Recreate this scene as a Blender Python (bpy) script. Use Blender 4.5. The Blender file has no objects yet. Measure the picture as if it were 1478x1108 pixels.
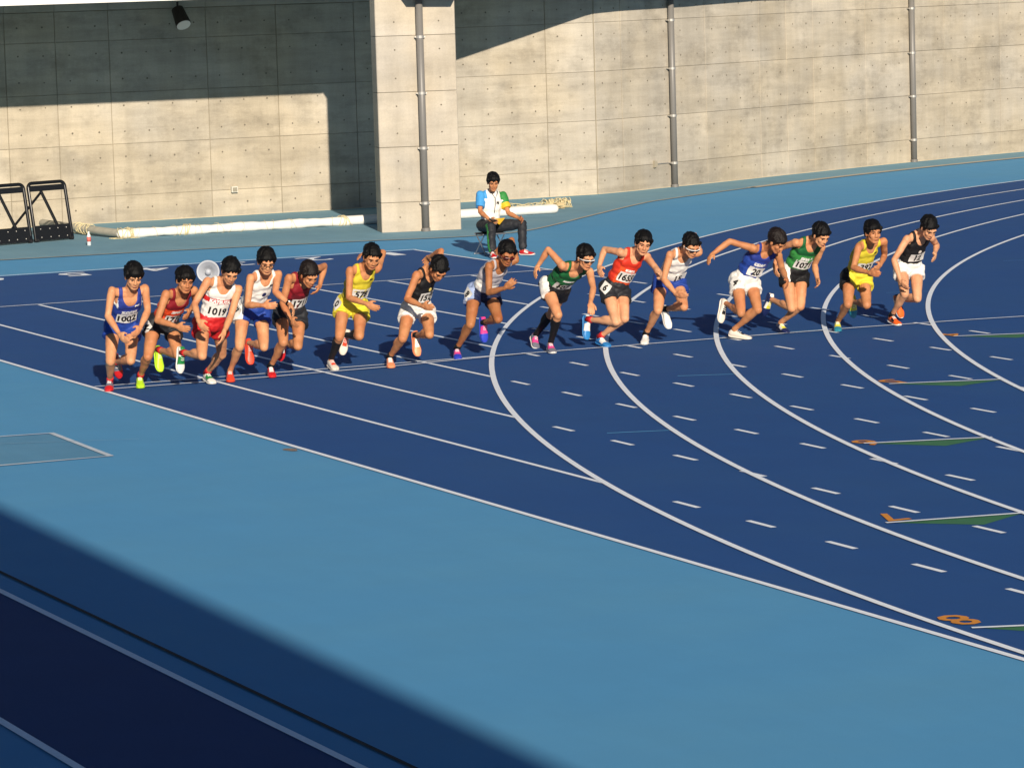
import bpy, bmesh, math, random
import numpy as np
from mathutils import Vector, Matrix, noise
from mathutils.bvhtree import BVHTree
rng = np.random.RandomState(7); random.seed(7)
S = bpy.context.scene; COL = S.collection
# ------------------------------------------------------------------ camera, sky, sun, exposure
cd = bpy.data.cameras.new('camera'); cam = bpy.data.objects.new('camera', cd); COL.objects.link(cam)
cd.lens = 128.4; cd.sensor_width = 36; cd.clip_start = .5; cd.clip_end = 600
CX = Vector((.91078, -.41200, -.02786)); 
YAW, PIT, ROL = .426, .113, -.03
_f = Vector((math.sin(YAW)*math.cos(PIT), math.cos(YAW)*math.cos(PIT), -math.sin(PIT)))
_r = Vector((math.cos(YAW), -math.sin(YAW), 0)); _u = _r.cross(_f)
_r2 = math.cos(ROL)*_r + math.sin(ROL)*_u; _u2 = -math.sin(ROL)*_r + math.cos(ROL)*_u
M = Matrix.Identity(4)
for i in range(3):
    M[i][0], M[i][1], M[i][2] = _r2[i], _u2[i], -_f[i]
M[0][3], M[1][3], M[2][3] = -11.41, -35.92, 4.116
cam.matrix_world = M; S.camera = cam
SUN_AZ, SUN_EL = math.radians(14.2), math.radians(20.5)      # heading of the light over the ground (from +Y toward +X), height
w = bpy.data.worlds.new('World'); S.world = w; w.use_nodes = True
nt = w.node_tree; bg = nt.nodes['Background']; sky = nt.nodes.new('ShaderNodeTexSky')
sky.sky_type = 'NISHITA'; sky.sun_disc = False; sky.sun_elevation = SUN_EL; sky.sun_rotation = SUN_AZ + math.pi
sky.air_density = .75; sky.dust_density = .1; sky.ozone_density = 2.0
nt.links.new(sky.outputs[0], bg.inputs[0]); bg.inputs[1].default_value = .05
sl = bpy.data.lights.new('sun', 'SUN'); sun = bpy.data.objects.new('sun', sl); COL.objects.link(sun)
sl.energy = 5.0; sl.angle = math.radians(.53); sl.color = (1.0, .87, .71)
ldir = Vector((math.sin(SUN_AZ)*math.cos(SUN_EL), math.cos(SUN_AZ)*math.cos(SUN_EL), -math.sin(SUN_EL)))
sun.rotation_euler = ldir.to_track_quat('-Z', 'Y').to_euler(); sun.location = (-20, -60, 40)
S.view_settings.view_transform = 'Standard'; S.view_settings.look = 'None'; S.view_settings.exposure = 0.40
S.view_settings.gamma = 1; S.view_settings.use_curve_mapping = False
S.render.engine = 'CYCLES'

# ------------------------------------------------------------------ helpers
def lin(h):
    h = h.lstrip('#'); c = [int(h[i:i+2], 16)/255 for i in (0, 2, 4)]
    return tuple(x/12.92 if x <= .04045 else ((x+.055)/1.055)**2.4 for x in c)
MATS = {}
def mat(name, col, rough=.7, noise_amt=0, noise_scale=8, bump=0, bump_scale=60, metallic=0, spec=.5, sss=0, second=None, coat=0, rand=0):
    if name in MATS: return MATS[name]
    m = bpy.data.materials.new(name); m.use_nodes = True; t = m.node_tree; b = t.nodes['Principled BSDF']
    if isinstance(col, str): col = lin(col)
    b.inputs['Base Color'].default_value = (*col, 1); b.inputs['Roughness'].default_value = rough
    b.inputs['Metallic'].default_value = metallic; b.inputs['Specular IOR Level'].default_value = spec
    if coat: b.inputs['Coat Weight'].default_value = coat
    if sss:
        b.inputs['Subsurface Weight'].default_value = sss; b.inputs['Subsurface Radius'].default_value = (.012, .005, .003); b.inputs['Subsurface Scale'].default_value = 1
    tc = t.nodes.new('ShaderNodeTexCoord')
    if noise_amt or second or rand:
        n = t.nodes.new('ShaderNodeTexNoise'); n.inputs['Scale'].default_value = noise_scale; n.inputs['Detail'].default_value = 6
        t.links.new(tc.outputs['Object'], n.inputs['Vector'])
        mx = t.nodes.new('ShaderNodeMix'); mx.data_type = 'RGBA'
        c2 = second if second else tuple(max(0, x*(1-noise_amt)) for x in col)
        if isinstance(c2, str): c2 = lin(c2)
        c1 = tuple(min(1, x*(1+noise_amt)) for x in col)
        mx.inputs[6].default_value = (*c1, 1); mx.inputs[7].default_value = (*c2, 1)
        r = t.nodes.new('ShaderNodeMapRange'); r.inputs[1].default_value = .3; r.inputs[2].default_value = .7
        t.links.new(n.outputs[0], r.inputs[0]); t.links.new(r.outputs[0], mx.inputs[0]); t.links.new(mx.outputs[2], b.inputs['Base Color'])
    if bump:
        n2 = t.nodes.new('ShaderNodeTexNoise'); n2.inputs['Scale'].default_value = bump_scale; n2.inputs['Detail'].default_value = 4
        t.links.new(tc.outputs['Object'], n2.inputs['Vector'])
        bp = t.nodes.new('ShaderNodeBump'); bp.inputs['Strength'].default_value = bump; bp.inputs['Distance'].default_value = .01
        t.links.new(n2.outputs[0], bp.inputs['Height']); t.links.new(bp.outputs[0], b.inputs['Normal'])
    MATS[name] = m; return m

def V(*a): return np.array(a, float)
def nz(v): 
    v = np.asarray(v, float); return v/(np.linalg.norm(v)+1e-12)
def link(name, me, parent=None, loc=None):
    o = bpy.data.objects.new(name, me); COL.objects.link(o)
    if parent is not None: o.parent = parent
    if loc is not None: o.location = loc
    return o
def tag(o, label=None, cat=None, group=None, kind=None):
    if label: o['label'] = label
    if cat: o['category'] = cat
    if group: o['group'] = group
    if kind: o['kind'] = kind
    return o
def empty(name, loc=(0, 0, 0)):
    o = bpy.data.objects.new(name, None); COL.objects.link(o); o.location = loc; o.empty_display_size = .2; return o
def mesh_from(name, verts, faces, mats=None, idx=None, smooth=False):
    me = bpy.data.meshes.new(name); me.from_pydata([tuple(map(float, v)) for v in verts], [], [tuple(map(int, f)) for f in faces])
    if mats:
        for m in (mats if isinstance(mats, (list, tuple)) else [mats]): me.materials.append(m)
    if idx is not None: me.polygons.foreach_set('material_index', np.asarray(idx, dtype=np.int32))
    if smooth: me.polygons.foreach_set('use_smooth', np.ones(len(me.polygons), dtype=bool))
    me.update(); return me
class MB:
    """collects closed shells"""
    def __init__(s): s.v = []; s.f = []; s.i = []
    def add(s, v, f, mi=0):
        n = len(s.v); s.v += [tuple(x) for x in v]; s.f += [tuple(a+n for a in q) for q in f]; s.i += [mi]*len(f)
    def box(s, lo, hi, mi=0, mtx=None):
        x0, y0, z0 = lo; x1, y1, z1 = hi
        v = [V(x, y, z) for x in (x0, x1) for y in (y0, y1) for z in (z0, z1)]
        if mtx is not None: v = [mtx(p) for p in v]
        s.add(v, [(0, 1, 3, 2), (4, 6, 7, 5), (0, 4, 5, 1), (2, 3, 7, 6), (0, 2, 6, 4), (1, 5, 7, 3)], mi)
    def ell(s, c, ax, r, nu=14, nv=9, mi=0):
        """ellipsoid; ax = three axes (rows), r = three radii"""
        c = np.asarray(c, float); ax = np.asarray(ax, float); v = [c + ax[2]*r[2]]
        for j in range(1, nv):
            th = math.pi*j/nv
            for i in range(nu):
                ph = 2*math.pi*i/nu
                v.append(c + ax[0]*r[0]*math.sin(th)*math.cos(ph) + ax[1]*r[1]*math.sin(th)*math.sin(ph) + ax[2]*r[2]*math.cos(th))
        v.append(c - ax[2]*r[2]); f = []
        for i in range(nu):
            f.append((0, 1+i, 1+(i+1) % nu)); 
            for j in range(nv-2):
                a = 1+j*nu+i; b = 1+j*nu+(i+1) % nu; f.append((a, a+nu, b+nu, b))
            a = 1+(nv-2)*nu+i; b = 1+(nv-2)*nu+(i+1) % nu; f.append((a, len(v)-1, b))
        s.add(v, f, mi)
    def path(s, pts, rad, n=10, mi=0, round_ends=True):
        """tube along points with a radius at each (closed, rounded ends)"""
        pts = [np.asarray(p, float) for p in pts]; rad = list(rad) if hasattr(rad, '__len__') else [rad]*len(pts)
        P = []; R = []
        d0 = nz(pts[1]-pts[0]); d1 = nz(pts[-1]-pts[-2])
        if round_ends:
            for a in (1.0, .8, .45): P.append(pts[0]-d0*rad[0]*a*.99); R.append(rad[0]*math.sqrt(max(0, 1-a*a))+1e-4)
        P += pts; R += rad
        if round_ends:
            for a in (.45, .8, 1.0): P.append(pts[-1]+d1*rad[-1]*a*.99); R.append(rad[-1]*math.sqrt(max(0, 1-a*a))+1e-4)
        k = len(P); v = []; prev = None
        for j in range(k):
            d = nz(P[min(j+1, k-1)]-P[max(j-1, 0)])
            if prev is None:
                a = nz(np.cross(d, V(0, 0, 1) if abs(d[2]) < .9 else V(1, 0, 0)))
            else: a = nz(prev - d*np.dot(prev, d))
            prev = a; b = np.cross(d, a)
            for i in range(n):
                t = 2*math.pi*i/n; v.append(P[j] + R[j]*(math.cos(t)*a+math.sin(t)*b))
        f = [(j*n+i, j*n+(i+1) % n, (j+1)*n+(i+1) % n, (j+1)*n+i) for j in range(k-1) for i in range(n)]
        f.append(tuple(reversed(range(n)))); f.append(tuple((k-1)*n+i for i in range(n)))
        s.add(v, f, mi)
    def cyl(s, a, b, r, n=16, mi=0, r2=None): s.path([a, b], [r, r if r2 is None else r2], n, mi, False)
    def mesh(s, name, mats, smooth=False): return mesh_from(name, s.v, s.f, mats, s.i, smooth)
    def obj(s, name, mats, parent=None, loc=None, smooth=False):
        return link(name, s.mesh(name, mats, smooth), parent, loc)
JOBS = []
def remesh_job(mb, voxel, smooth_it, key):
    me = mesh_from('tmp', mb.v, mb.f); o = bpy.data.objects.new('tmp', me); COL.objects.link(o)
    m = o.modifiers.new('r', 'REMESH'); m.mode = 'VOXEL'; m.voxel_size = voxel; m.use_smooth_shade = True
    if smooth_it:
        q = o.modifiers.new('s', 'SMOOTH'); q.factor = .5; q.iterations = smooth_it
    JOBS.append((key, o))
def run_jobs():
    dg = bpy.context.evaluated_depsgraph_get(); out = {}
    for key, o in JOBS:
        out[key] = bpy.data.meshes.new_from_object(o.evaluated_get(dg))
    for key, o in JOBS:
        me = o.data; bpy.data.objects.remove(o); bpy.data.meshes.remove(me)
    JOBS.clear(); return out
def mesh_arrays(me):
    n = len(me.vertices); v = np.empty(n*3, np.float32); me.vertices.foreach_get('co', v); v = v.reshape(-1, 3).astype(float)
    nn = np.empty(n*3, np.float32); me.vertices.foreach_get('normal', nn); nn = nn.reshape(-1, 3).astype(float)
    f = [tuple(p.vertices) for p in me.polygons]
    return v, nn, f
FONT_CACHE = {}
def text_mesh(txt, size, bold=0.0):
    """flat text as arrays, centred on the origin in x/y"""
    key = (txt, size, bold)
    if key in FONT_CACHE: return FONT_CACHE[key]
    c = bpy.data.curves.new('t', 'FONT'); c.body = txt; c.size = size; c.resolution_u = 2; c.offset = bold
    c.align_x = 'CENTER'; c.align_y = 'CENTER'
    o = bpy.data.objects.new('t', c); COL.objects.link(o)
    dg = bpy.context.evaluated_depsgraph_get(); me = bpy.data.meshes.new_from_object(o.evaluated_get(dg))
    v = np.array([list(p.co) for p in me.vertices]) if len(me.vertices) else np.zeros((0, 3)); f = [tuple(p.vertices) for p in me.polygons]
    bpy.data.objects.remove(o); bpy.data.curves.remove(c); bpy.data.meshes.remove(me)
    if len(v):
        v[:, 0] -= (v[:, 0].min()+v[:, 0].max())/2; v[:, 1] -= (v[:, 1].min()+v[:, 1].max())/2
    FONT_CACHE[key] = (v, f); return v, f
# ------------------------------------------------------------------ materials of the place
def ground_mat(name, col, dirt, grain=.05, big=.05, rough=.85):
    if name in MATS: return MATS[name]
    m = bpy.data.materials.new(name); m.use_nodes = True; t = m.node_tree; b = t.nodes['Principled BSDF']; L = t.links.new
    b.inputs['Roughness'].default_value = rough; b.inputs['Specular IOR Level'].default_value = .25
    tc = t.nodes.new('ShaderNodeTexCoord')
    def N(sc, det=5, ro=.6):
        n = t.nodes.new('ShaderNodeTexNoise'); n.inputs['Scale'].default_value = sc; n.inputs['Detail'].default_value = det; n.inputs['Roughness'].default_value = ro
        L(tc.outputs['Object'], n.inputs['Vector']); return n
    def MR(n, a, b_, c, d):
        r = t.nodes.new('ShaderNodeMapRange'); r.inputs[1].default_value = a; r.inputs[2].default_value = b_; r.inputs[3].default_value = c; r.inputs[4].default_value = d
        L(n, r.inputs[0]); return r.outputs[0]
    col = lin(col); dirt = lin(dirt)
    mx = t.nodes.new('ShaderNodeMix'); mx.data_type = 'RGBA'; mx.inputs[6].default_value = (*col, 1); mx.inputs[7].default_value = (*dirt, 1)
    L(MR(N(.45).outputs[0], .42, .75, 0, .5), mx.inputs[0])
    # fine rubber grain and soft large patches multiply the colour
    h = t.nodes.new('ShaderNodeHueSaturation'); L(mx.outputs[2], h.inputs['Color'])
    mp = t.nodes.new('ShaderNodeMapping'); mp.inputs['Scale'].default_value = (2.2, .35, 1); mp.inputs['Rotation'].default_value = (0, 0, .3); L(tc.outputs['Object'], mp.inputs[0])
    sn = t.nodes.new('ShaderNodeTexNoise'); sn.inputs['Scale'].default_value = 1.4; sn.inputs['Detail'].default_value = 7; sn.inputs['Roughness'].default_value = .7; L(mp.outputs[0], sn.inputs['Vector'])
    scuff = MR(sn.outputs[0], .45, .75, 1.0, 1.0+big*1.6); speck = MR(N(55, 2, .5).outputs[0], .72, .80, 1.0, 1.35)
    a = MR(N(170, 2).outputs[0], .3, .7, 1-grain, 1+grain); c = MR(N(1.6, 3).outputs[0], .3, .7, 1-big, 1+big)
    mu = t.nodes.new('ShaderNodeMath'); mu.operation = 'MULTIPLY'; L(a, mu.inputs[0]); L(c, mu.inputs[1])
    m2 = t.nodes.new('ShaderNodeMath'); m2.operation = 'MULTIPLY'; L(scuff, m2.inputs[0]); L(speck, m2.inputs[1])
    m3 = t.nodes.new('ShaderNodeMath'); m3.operation = 'MULTIPLY'; L(mu.outputs[0], m3.inputs[0]); L(m2.outputs[0], m3.inputs[1]); L(m3.outputs[0], h.inputs['Value'])
    L(h.outputs[0], b.inputs['Base Color'])
    bp = t.nodes.new('ShaderNodeBump'); bp.inputs['Strength'].default_value = .35; bp.inputs['Distance'].default_value = .003
    L(N(120, 3).outputs[0], bp.inputs['Height']); L(bp.outputs[0], b.inputs['Normal'])
    MATS[name] = m; return m
def concrete_mat(name, col, stain=.35):
    m = bpy.data.materials.new(name); m.use_nodes = True; t = m.node_tree; b = t.nodes['Principled BSDF']; L = t.links.new
    b.inputs['Roughness'].default_value = .9; b.inputs['Specular IOR Level'].default_value = .2
    tc = t.nodes.new('ShaderNodeTexCoord'); oi = t.nodes.new('ShaderNodeObjectInfo'); gm = t.nodes.new('ShaderNodeNewGeometry')
    def N(sc, det=5, ro=.6, scale3=None, src=None):
        n = t.nodes.new('ShaderNodeTexNoise'); n.inputs['Scale'].default_value = sc; n.inputs['Detail'].default_value = det; n.inputs['Roughness'].default_value = ro
        s = src or gm.outputs['Position']
        if scale3:
            mp = t.nodes.new('ShaderNodeMapping'); mp.inputs['Scale'].default_value = scale3; L(s, mp.inputs[0]); s = mp.outputs[0]
        L(s, n.inputs['Vector']); return n.outputs[0]
    def MR(n, a, b_, c, d):
        r = t.nodes.new('ShaderNodeMapRange'); r.inputs[1].default_value = a; r.inputs[2].default_value = b_; r.inputs[3].default_value = c; r.inputs[4].default_value = d
        L(n, r.inputs[0]); return r.outputs[0]
    def MUL(a, b_):
        mu = t.nodes.new('ShaderNodeMath'); mu.operation = 'MULTIPLY'; L(a, mu.inputs[0]); L(b_, mu.inputs[1]); return mu.outputs[0]
    col = lin(col)
    clouds = MR(N(.8, 6, .65, (1, 1, 1.7)), .3, .72, 1+.10, 1-.13)
    bands = MR(N(1.3, 5, .7, (.35, .35, 3.2)), .38, .74, 1.04, 1-.28*stain)
    blot = MR(N(1.3, 7, .72, (1, 1, 1.6)), .50, .78, 1.0, 1-.50*stain)
    streak = MR(N(3.2, 5, .65, (1, 1, .10)), .40, .78, 1.04, .84)
    fine = MR(N(38, 4, .7), .25, .75, .93, 1.06)
    pores = MR(N(95, 2, .5), .66, .74, 1.0, .72)
    v = MUL(MUL(MUL(clouds, bands), MUL(blot, streak)), MUL(fine, pores))
    rnd = MR(oi.outputs['Random'], 0, 1, .93, 1.06); v = MUL(v, rnd)
    # patches of a slightly cooler tone, placed by noise
    sp = t.nodes.new('ShaderNodeSeparateXYZ'); L(gm.outputs['Position'], sp.inputs[0])
    mx = t.nodes.new('ShaderNodeMix'); mx.data_type = 'RGBA'; mx.inputs[6].default_value = (*col, 1); g = (col[0]*.95, col[1]*.99, col[2]*1.08)
    mx.inputs[7].default_value = (*g, 1); L(MR(N(.5, 3), .4, .6, 0, 1), mx.inputs[0])
    h = t.nodes.new('ShaderNodeHueSaturation'); L(mx.outputs[2], h.inputs['Color']); L(v, h.inputs['Value']); L(h.outputs[0], b.inputs['Base Color'])
    bp = t.nodes.new('ShaderNodeBump'); bp.inputs['Strength'].default_value = .3; bp.inputs['Distance'].default_value = .006
    L(N(30, 5), bp.inputs['Height']); L(bp.outputs[0], b.inputs['Normal'])
    MATS[name] = m; return m
M_LIGHT = ground_mat('light_blue_surface', '#5093c0', '#5a97ba', .08, .02)
M_DUSTY = ground_mat('dusty_blue_surface', '#6c95a9', '#7f9ea8', .06, .05)
M_DARK = ground_mat('dark_blue_track', '#1b4984', '#255082', .05, .03)
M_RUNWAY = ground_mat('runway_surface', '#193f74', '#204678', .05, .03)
M_LINE = mat('line_paint', (.80, .86, .93), .7, .05, 26, .15, 150)
M_LINEB = mat('pale_line_paint', '#bccad6', .8, .10, 9)
M_THIN = mat('thin_blue_line', '#5aa6d8', .8, .1, 9)
M_ORANGE = mat('orange_paint', '#cf8628', .8, .08, 15)
M_GREEN = mat('green_paint', '#2d6a45', .85, .08, 6)
M_GROOVE = mat('groove_rubber', '#0a0c10', .9)
M_GUTTER = mat('gutter_concrete', '#a9a79a', .9, .12, 3)
M_CONC = concrete_mat('concrete', '#b1a794', .8)
M_CONC2 = concrete_mat('concrete_column', '#b5ab99', .4)
M_JOINT = mat('joint_mortar', '#8f8775', .9, .15, 5)
M_PLUG = mat('plug_mortar', '#6f695c', .95)
M_PIPE = mat('grey_pipe_plastic', '#73716e', .45, .05, 3)
M_CLAMP = mat('clamp_steel', '#b9b6b0', .4, metallic=.6)

# ------------------------------------------------------------------ ground
W = 1.22; CC = (46.70, -20.30); R1 = 46.67; Y_CROSS = 9.254; Y_FAR = 14.088
def poly(name, pts, z, m, parent=None, kind='structure'):
    me = mesh_from(name, [(x, y, z) for x, y in pts], [tuple(range(len(pts)))], m)
    o = link(name, me, parent)
    if parent is None and kind: o['kind'] = kind
    return o
def strips(name, segs, z, m, parent):
    """segs: list of polylines [(x,y)...], width; one mesh of flat paint"""
    v = []; f = []
    for pl, wd in segs:
        pl = [np.array(p, float) for p in pl]; k = len(pl); base = len(v)
        for j in range(k):
            d = nz(pl[min(j+1, k-1)]-pl[max(j-1, 0)]); n = V(-d[1], d[0])*wd/2
            v += [(*(pl[j]+n), z), (*(pl[j]-n), z)]
        f += [(base+2*j, base+2*j+1, base+2*j+3, base+2*j+2) for j in range(k-1)]
    return link(name, mesh_from(name, v, f, m), parent)
def arc(r, a0, a1, n): return [(CC[0]+r*math.cos(math.radians(a)), CC[1]+r*math.sin(math.radians(a))) for a in np.linspace(a0, a1, n)]
ground = poly('ground', [(-300, -300), (300, -300), (300, 300), (-300, 300)], 0, M_LIGHT)
# wall line (recess, then the curve of the bend)
WALLP = [(-14, 23.88), (17.52, 23.88), (18.17, 24.12), (20.41, 25.10), (21.96, 25.84)] + [(CC[0]+r*math.cos(math.radians(a)), CC[1]+r*math.sin(math.radians(a))) for a, r in [(117.2, 52.34), (116.3, 52.3)]+[(a, 52.3) for a in np.arange(115.3, 84, -1.0)]]
GUT = [(-14, 17.35), (4.3, 17.2), (9.4, 16.5), (11.3, 15.95), (12.2, 16.05), (13.1, 16.75), (14.6, 18.4), (16.2, 20.1)] + arc(50.85, 126.2, 85, 60)[1:]
# dusty apron between channel and wall
def smooth_pl(pl, it=2):
    for _ in range(it):
        q = [pl[0]]
        for a, b in zip(pl[:-1], pl[1:]):
            a = np.array(a); b = np.array(b); q += [tuple(a*.75+b*.25), tuple(a*.25+b*.75)]
        pl = q+[pl[-1]]
    return pl
GUTS = smooth_pl(GUT)
far = [(-14, 24.2), (17.3, 24.2)] + arc(52.9, 122.9, 85, 60)
def zip_strip(name, A, B, z, m, n=160):
    def rs(pl):
        pl = np.array(pl, float); d = np.r_[0, np.cumsum(np.linalg.norm(np.diff(pl, axis=0), axis=1))]; t = np.linspace(0, d[-1], n)
        return np.c_[np.interp(t, d, pl[:, 0]), np.interp(t, d, pl[:, 1])]
    a, b = rs(A), rs(B); v = [(x, y, z) for x, y in a]+[(x, y, z) for x, y in b]
    o = link(name, mesh_from(name, v, [(i, i+1, n+i+1, n+i) for i in range(n-1)], m)); o['kind'] = 'structure'; return o
apron = zip_strip('path', GUTS, far, .004, M_DUSTY)
chan = strips('drain_channel', [(GUTS[:60], .07), (GUTS[58:], .24)], .010, M_GUTTER, apron)
# the track: straight block + bend ring, one sheet
v = []; f = []
a_top = math.degrees(math.acos((9.76-CC[0])/R1)) if False else None
ring_o = arc(R1, 180, 60, 160); ring_i = arc(R1-8*W, 180, 60, 160)
v = [(x, y, .004) for x, y in ring_o]+[(x, y, .004) for x, y in ring_i]; f = [(i, i+1, 161+i, 160+i) for i in range(159)]
n0 = len(v); v += [(0, -20.3, .004), (9.76, -20.3, .004), (9.76, -90, .004), (0, -90, .004)]; f.append((n0, n0+1, n0+2, n0+3))
# straight block: left edge X=0, right edge follows the ring's outer side then X=9.76
pts = [(0, Y_FAR)] + [(9.76, Y_FAR)]
cr = [p for p in ring_o if p[0] <= 9.76]; yc = CC[1]+math.sqrt(R1**2-(9.76-CC[0])**2)
pts += [(9.76, yc)] + list(reversed(cr))
n0 = len(v)
# fan of quads against X=0
xs = [(9.76, yc)]+list(reversed(cr)); ys = [p[1] for p in xs]
for x, y in xs: v += [(x, y, .004), (0, y, .004)]
f += [(n0+2*i, n0+2*i+1, n0+2*i+3, n0+2*i+2) for i in range(len(xs)-1)]
n1 = len(v); v += [(0, yc, .004), (9.76, yc, .004), (9.76, Y_FAR, .004), (0, Y_FAR, .004)]; f.append((n1, n1+1, n1+2, n1+3))
track = link('running_track', mesh_from('running_track', v, f, M_DARK)); track['kind'] = 'structure'
# beyond the far end line the block's left part keeps on; lane lines
def y_circ(x): return CC[1]+math.sqrt(max(0, R1**2-(x-CC[0])**2))
strips('lane_line', [([(0, -90), (0, Y_FAR)], .055)], .008, M_LINE, track)
for k in range(1, 8): strips('lane_line', [([(k*W, y_circ(k*W) if k > 0 else 0), (k*W, Y_CROSS)], .05)], .008, M_LINE, track)
strips('lane_line', [([(8*W, y_circ(8*W)), (8*W, Y_FAR)], .05)], .008, M_LINE, track)
for k in range(0, 9): strips('curved_lane_line', [(arc(R1-k*W, 180, 60, 220)+[], .056)], .012, M_LINE, track)
for k in range(1, 9): strips('curved_lane_line', [([(k*W, -20.3), (k*W, -90)], .05)], .012, M_LINE, track)
strips('end_line', [([(0, Y_FAR), (9.78, Y_FAR)], .05)], .016, M_LINE, track)
strips('finish_line', [([(0, Y_CROSS), (9.76, Y_CROSS)], .05)], .016, M_LINE, track)
strips('start_line', [([(.02, -.43), (4.4, -.45), (9.0, -.44), (10.3, -.52), (11.5, -.66), (13, -.95)], .045)], .016, M_LINE, track)
strips('curved_start_line', [([(.02, -.77), (1.6, -.81), (3.1, -.72), (4.36, -.53), (4.9, -.47)], .045)], .020, M_LINE, track)
for k in range(1, 9):
    dsegs = []
    for i in range(-22, 12):
        y = -9.863 - i*1.191; x = k*W
        if math.hypot(x-CC[0], y-CC[1]) < R1-.10 and math.hypot(x-CC[0], y-.4-CC[1]) < R1-.06: 
            strips('dash_line', [([(x, y), (x, y-.40)], .05)], .008, M_LINE, track)
# faint thin lines and old marks
for a, b, wd in [((5.18, -3.39), (5.72, -3.62), .03), ((2.62, -7.01), (3.2, -7.19), .03), ((11.41, 3.1), (11.9, 2.9), .015), ((8.2, -.28), (8.6, -.32), .02), ((15.0, 6.1), (15.4, 5.9), .015)]:
    strips('thin_line', [([a, b], wd)], .008, M_THIN, track)
def ground_text(txt, cx, cy, sx, sy, z, m, name, parent):
    v, f = text_mesh(txt, 1.0, .012); 
    wv = v[:, 0].max()-v[:, 0].min(); hv = v[:, 1].max()-v[:, 1].min()
    vv = [(cx - p[0]/wv*sx, cy - p[1]/hv*sy, z) for p in v]       # turned half round: read by the runners
    o = link(name, mesh_from(name, vv, f, m), parent); return o
for n, cx in ((1, 9.15), (2, 7.93), (3, 6.71), (4, 5.49), (5, 4.27), (6, 3.05), (7, 1.83), (8, .61)):
    ground_text(str(n), cx+.05, 13.62, .20 if n == 1 else .42, .62, .008, M_LINE, 'lane_number', track)
for n, cx, cy in (('8', .36, -16.62), ('7', 2.14, -12.72), ('6', 4.13, -8.98), ('5', 6.60, -5.2), ('4', 9.38, -1.78)):
    ground_text(n, cx, cy, .20, .36, .010, M_ORANGE, 'stagger_number', track)
for a, b in (((.22, -16.90), (1.45, -17.35)), ((1.93, -12.95), (3.06, -13.14)), ((4.02, -9.02), (5.15, -9.35)), ((6.42, -5.36), (7.55, -5.75)), ((9.24, -1.94), (10.4, -2.35))):
    a = (a[0]+.05, a[1]-.01); strips('stagger_line', [([a, b], .045)], .014, M_LINE, track)
    a = V(*a); b = V(*b); d = nz(b-a); n = V(d[1], -d[0]); q = a+d*.1-n*.0
    poly('green_triangle', [tuple(a+d*.08), tuple(a+d*.62+n*.36), tuple(b-d*.04)], .006, M_GREEN, track)
# light-blue foreground: service pit square, faint line, rusty spot
strips('pit_outline', [([(-2.62, -5.70), (-1.56, -5.70), (-1.50, -3.80), (-2.62, -3.66)], .065)], .008, M_LINEB, ground)
poly('pit_cover', [(-2.9, -5.67), (-1.59, -5.67), (-1.53, -3.83), (-2.9, -3.62)], .004, ground_mat('pit_cover_surface', '#558bad', '#5f90ab', .06, .04), ground)
strips('faint_line', [([(-2.6, -4.1), (-.98, -4.76)], .012)], .012, mat('faint_chalk', '#7fa4bd', .9), ground)
poly('rusty_spot', [(-.10+.07*math.cos(t)*(.8+.2*math.sin(3*t)), -6.28+.11*math.sin(t)) for t in np.linspace(0, 2*math.pi, 14)[:-1]], .004, mat('rust_stain', '#7d6f63', .9, .3, 30), ground)
# runway in the shade of the stand
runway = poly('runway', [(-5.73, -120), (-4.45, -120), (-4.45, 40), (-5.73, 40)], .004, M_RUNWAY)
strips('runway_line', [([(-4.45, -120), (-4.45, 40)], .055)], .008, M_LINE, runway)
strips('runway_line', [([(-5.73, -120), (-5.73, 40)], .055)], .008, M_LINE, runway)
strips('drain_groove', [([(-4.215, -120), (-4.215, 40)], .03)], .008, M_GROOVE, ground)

# ------------------------------------------------------------------ concrete wall
TH = .06
ZR = [0, .455, 1.34, 2.225, 3.11, 3.62]; GAP = .009; TH = .06
wall = empty('concrete_wall', (14.8, 23.9, 0)); tag(wall, 'long pale concrete wall of cast panels curving round behind the bend, its top in shade', 'wall')
WL = V(14.8, 23.9)
def wl(x, y, z): return V(x-WL[0], y-WL[1], z)
# backing
mb = MB(); n = len(WALLP)
vv = []; 
for j, p in enumerate(WALLP):
    p = V(*p); d = nz(V(*WALLP[min(j+1, n-1)])-V(*WALLP[max(j-1, 0)])); nn = V(-d[1], d[0])
    for off in (-TH+.014, .5):
        q = p+nn*off; vv += [wl(q[0], q[1], -.1), wl(q[0], q[1], 3.75)]
ff = []
for j in range(n-1):
    a = 4*j; b = 4*(j+1); ff += [(a, a+1, b+1, b), (a+2, b+2, b+3, a+3), (a+1, a+3, b+3, b+1)]
link('backing', mesh_from('backing', vv, ff, M_JOINT), wall)
# plan positions along the wall as arc length
WPA = np.array(WALLP, float); WD = np.r_[0, np.cumsum(np.linalg.norm(np.diff(WPA, axis=0), axis=1))]
def w_at(s): return V(np.interp(s, WD, WPA[:, 0]), np.interp(s, WD, WPA[:, 1]))
def s_near(x, y):
    ss = np.linspace(0, WD[-1], 6000); P = np.c_[np.interp(ss, WD, WPA[:, 0]), np.interp(ss, WD, WPA[:, 1])]
    return ss[np.argmin(np.hypot(P[:, 0]-x, P[:, 1]-y))]
jx = [-13.5, -11.7, -9.9, -8.1, -6.3, -4.5, -2.7, -.9, .9, 2.7, 3.75, 4.7, 5.6, 6.5, 7.39, 8.34, 10.11, 11.4, 12.85, 14.7]
joints = [s_near(x, 23.88) for x in jx] + [s_near(*p) for p in [(16.56, 23.88), (17.52, 23.88), (18.17, 24.12), (20.41, 25.1), (21.96, 25.82), (22.79, 26.2), (23.57, 26.56), (25.18, 27.34), (27.67, 28.24), (29.40, 28.9)]]
s = joints[-1]
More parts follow.
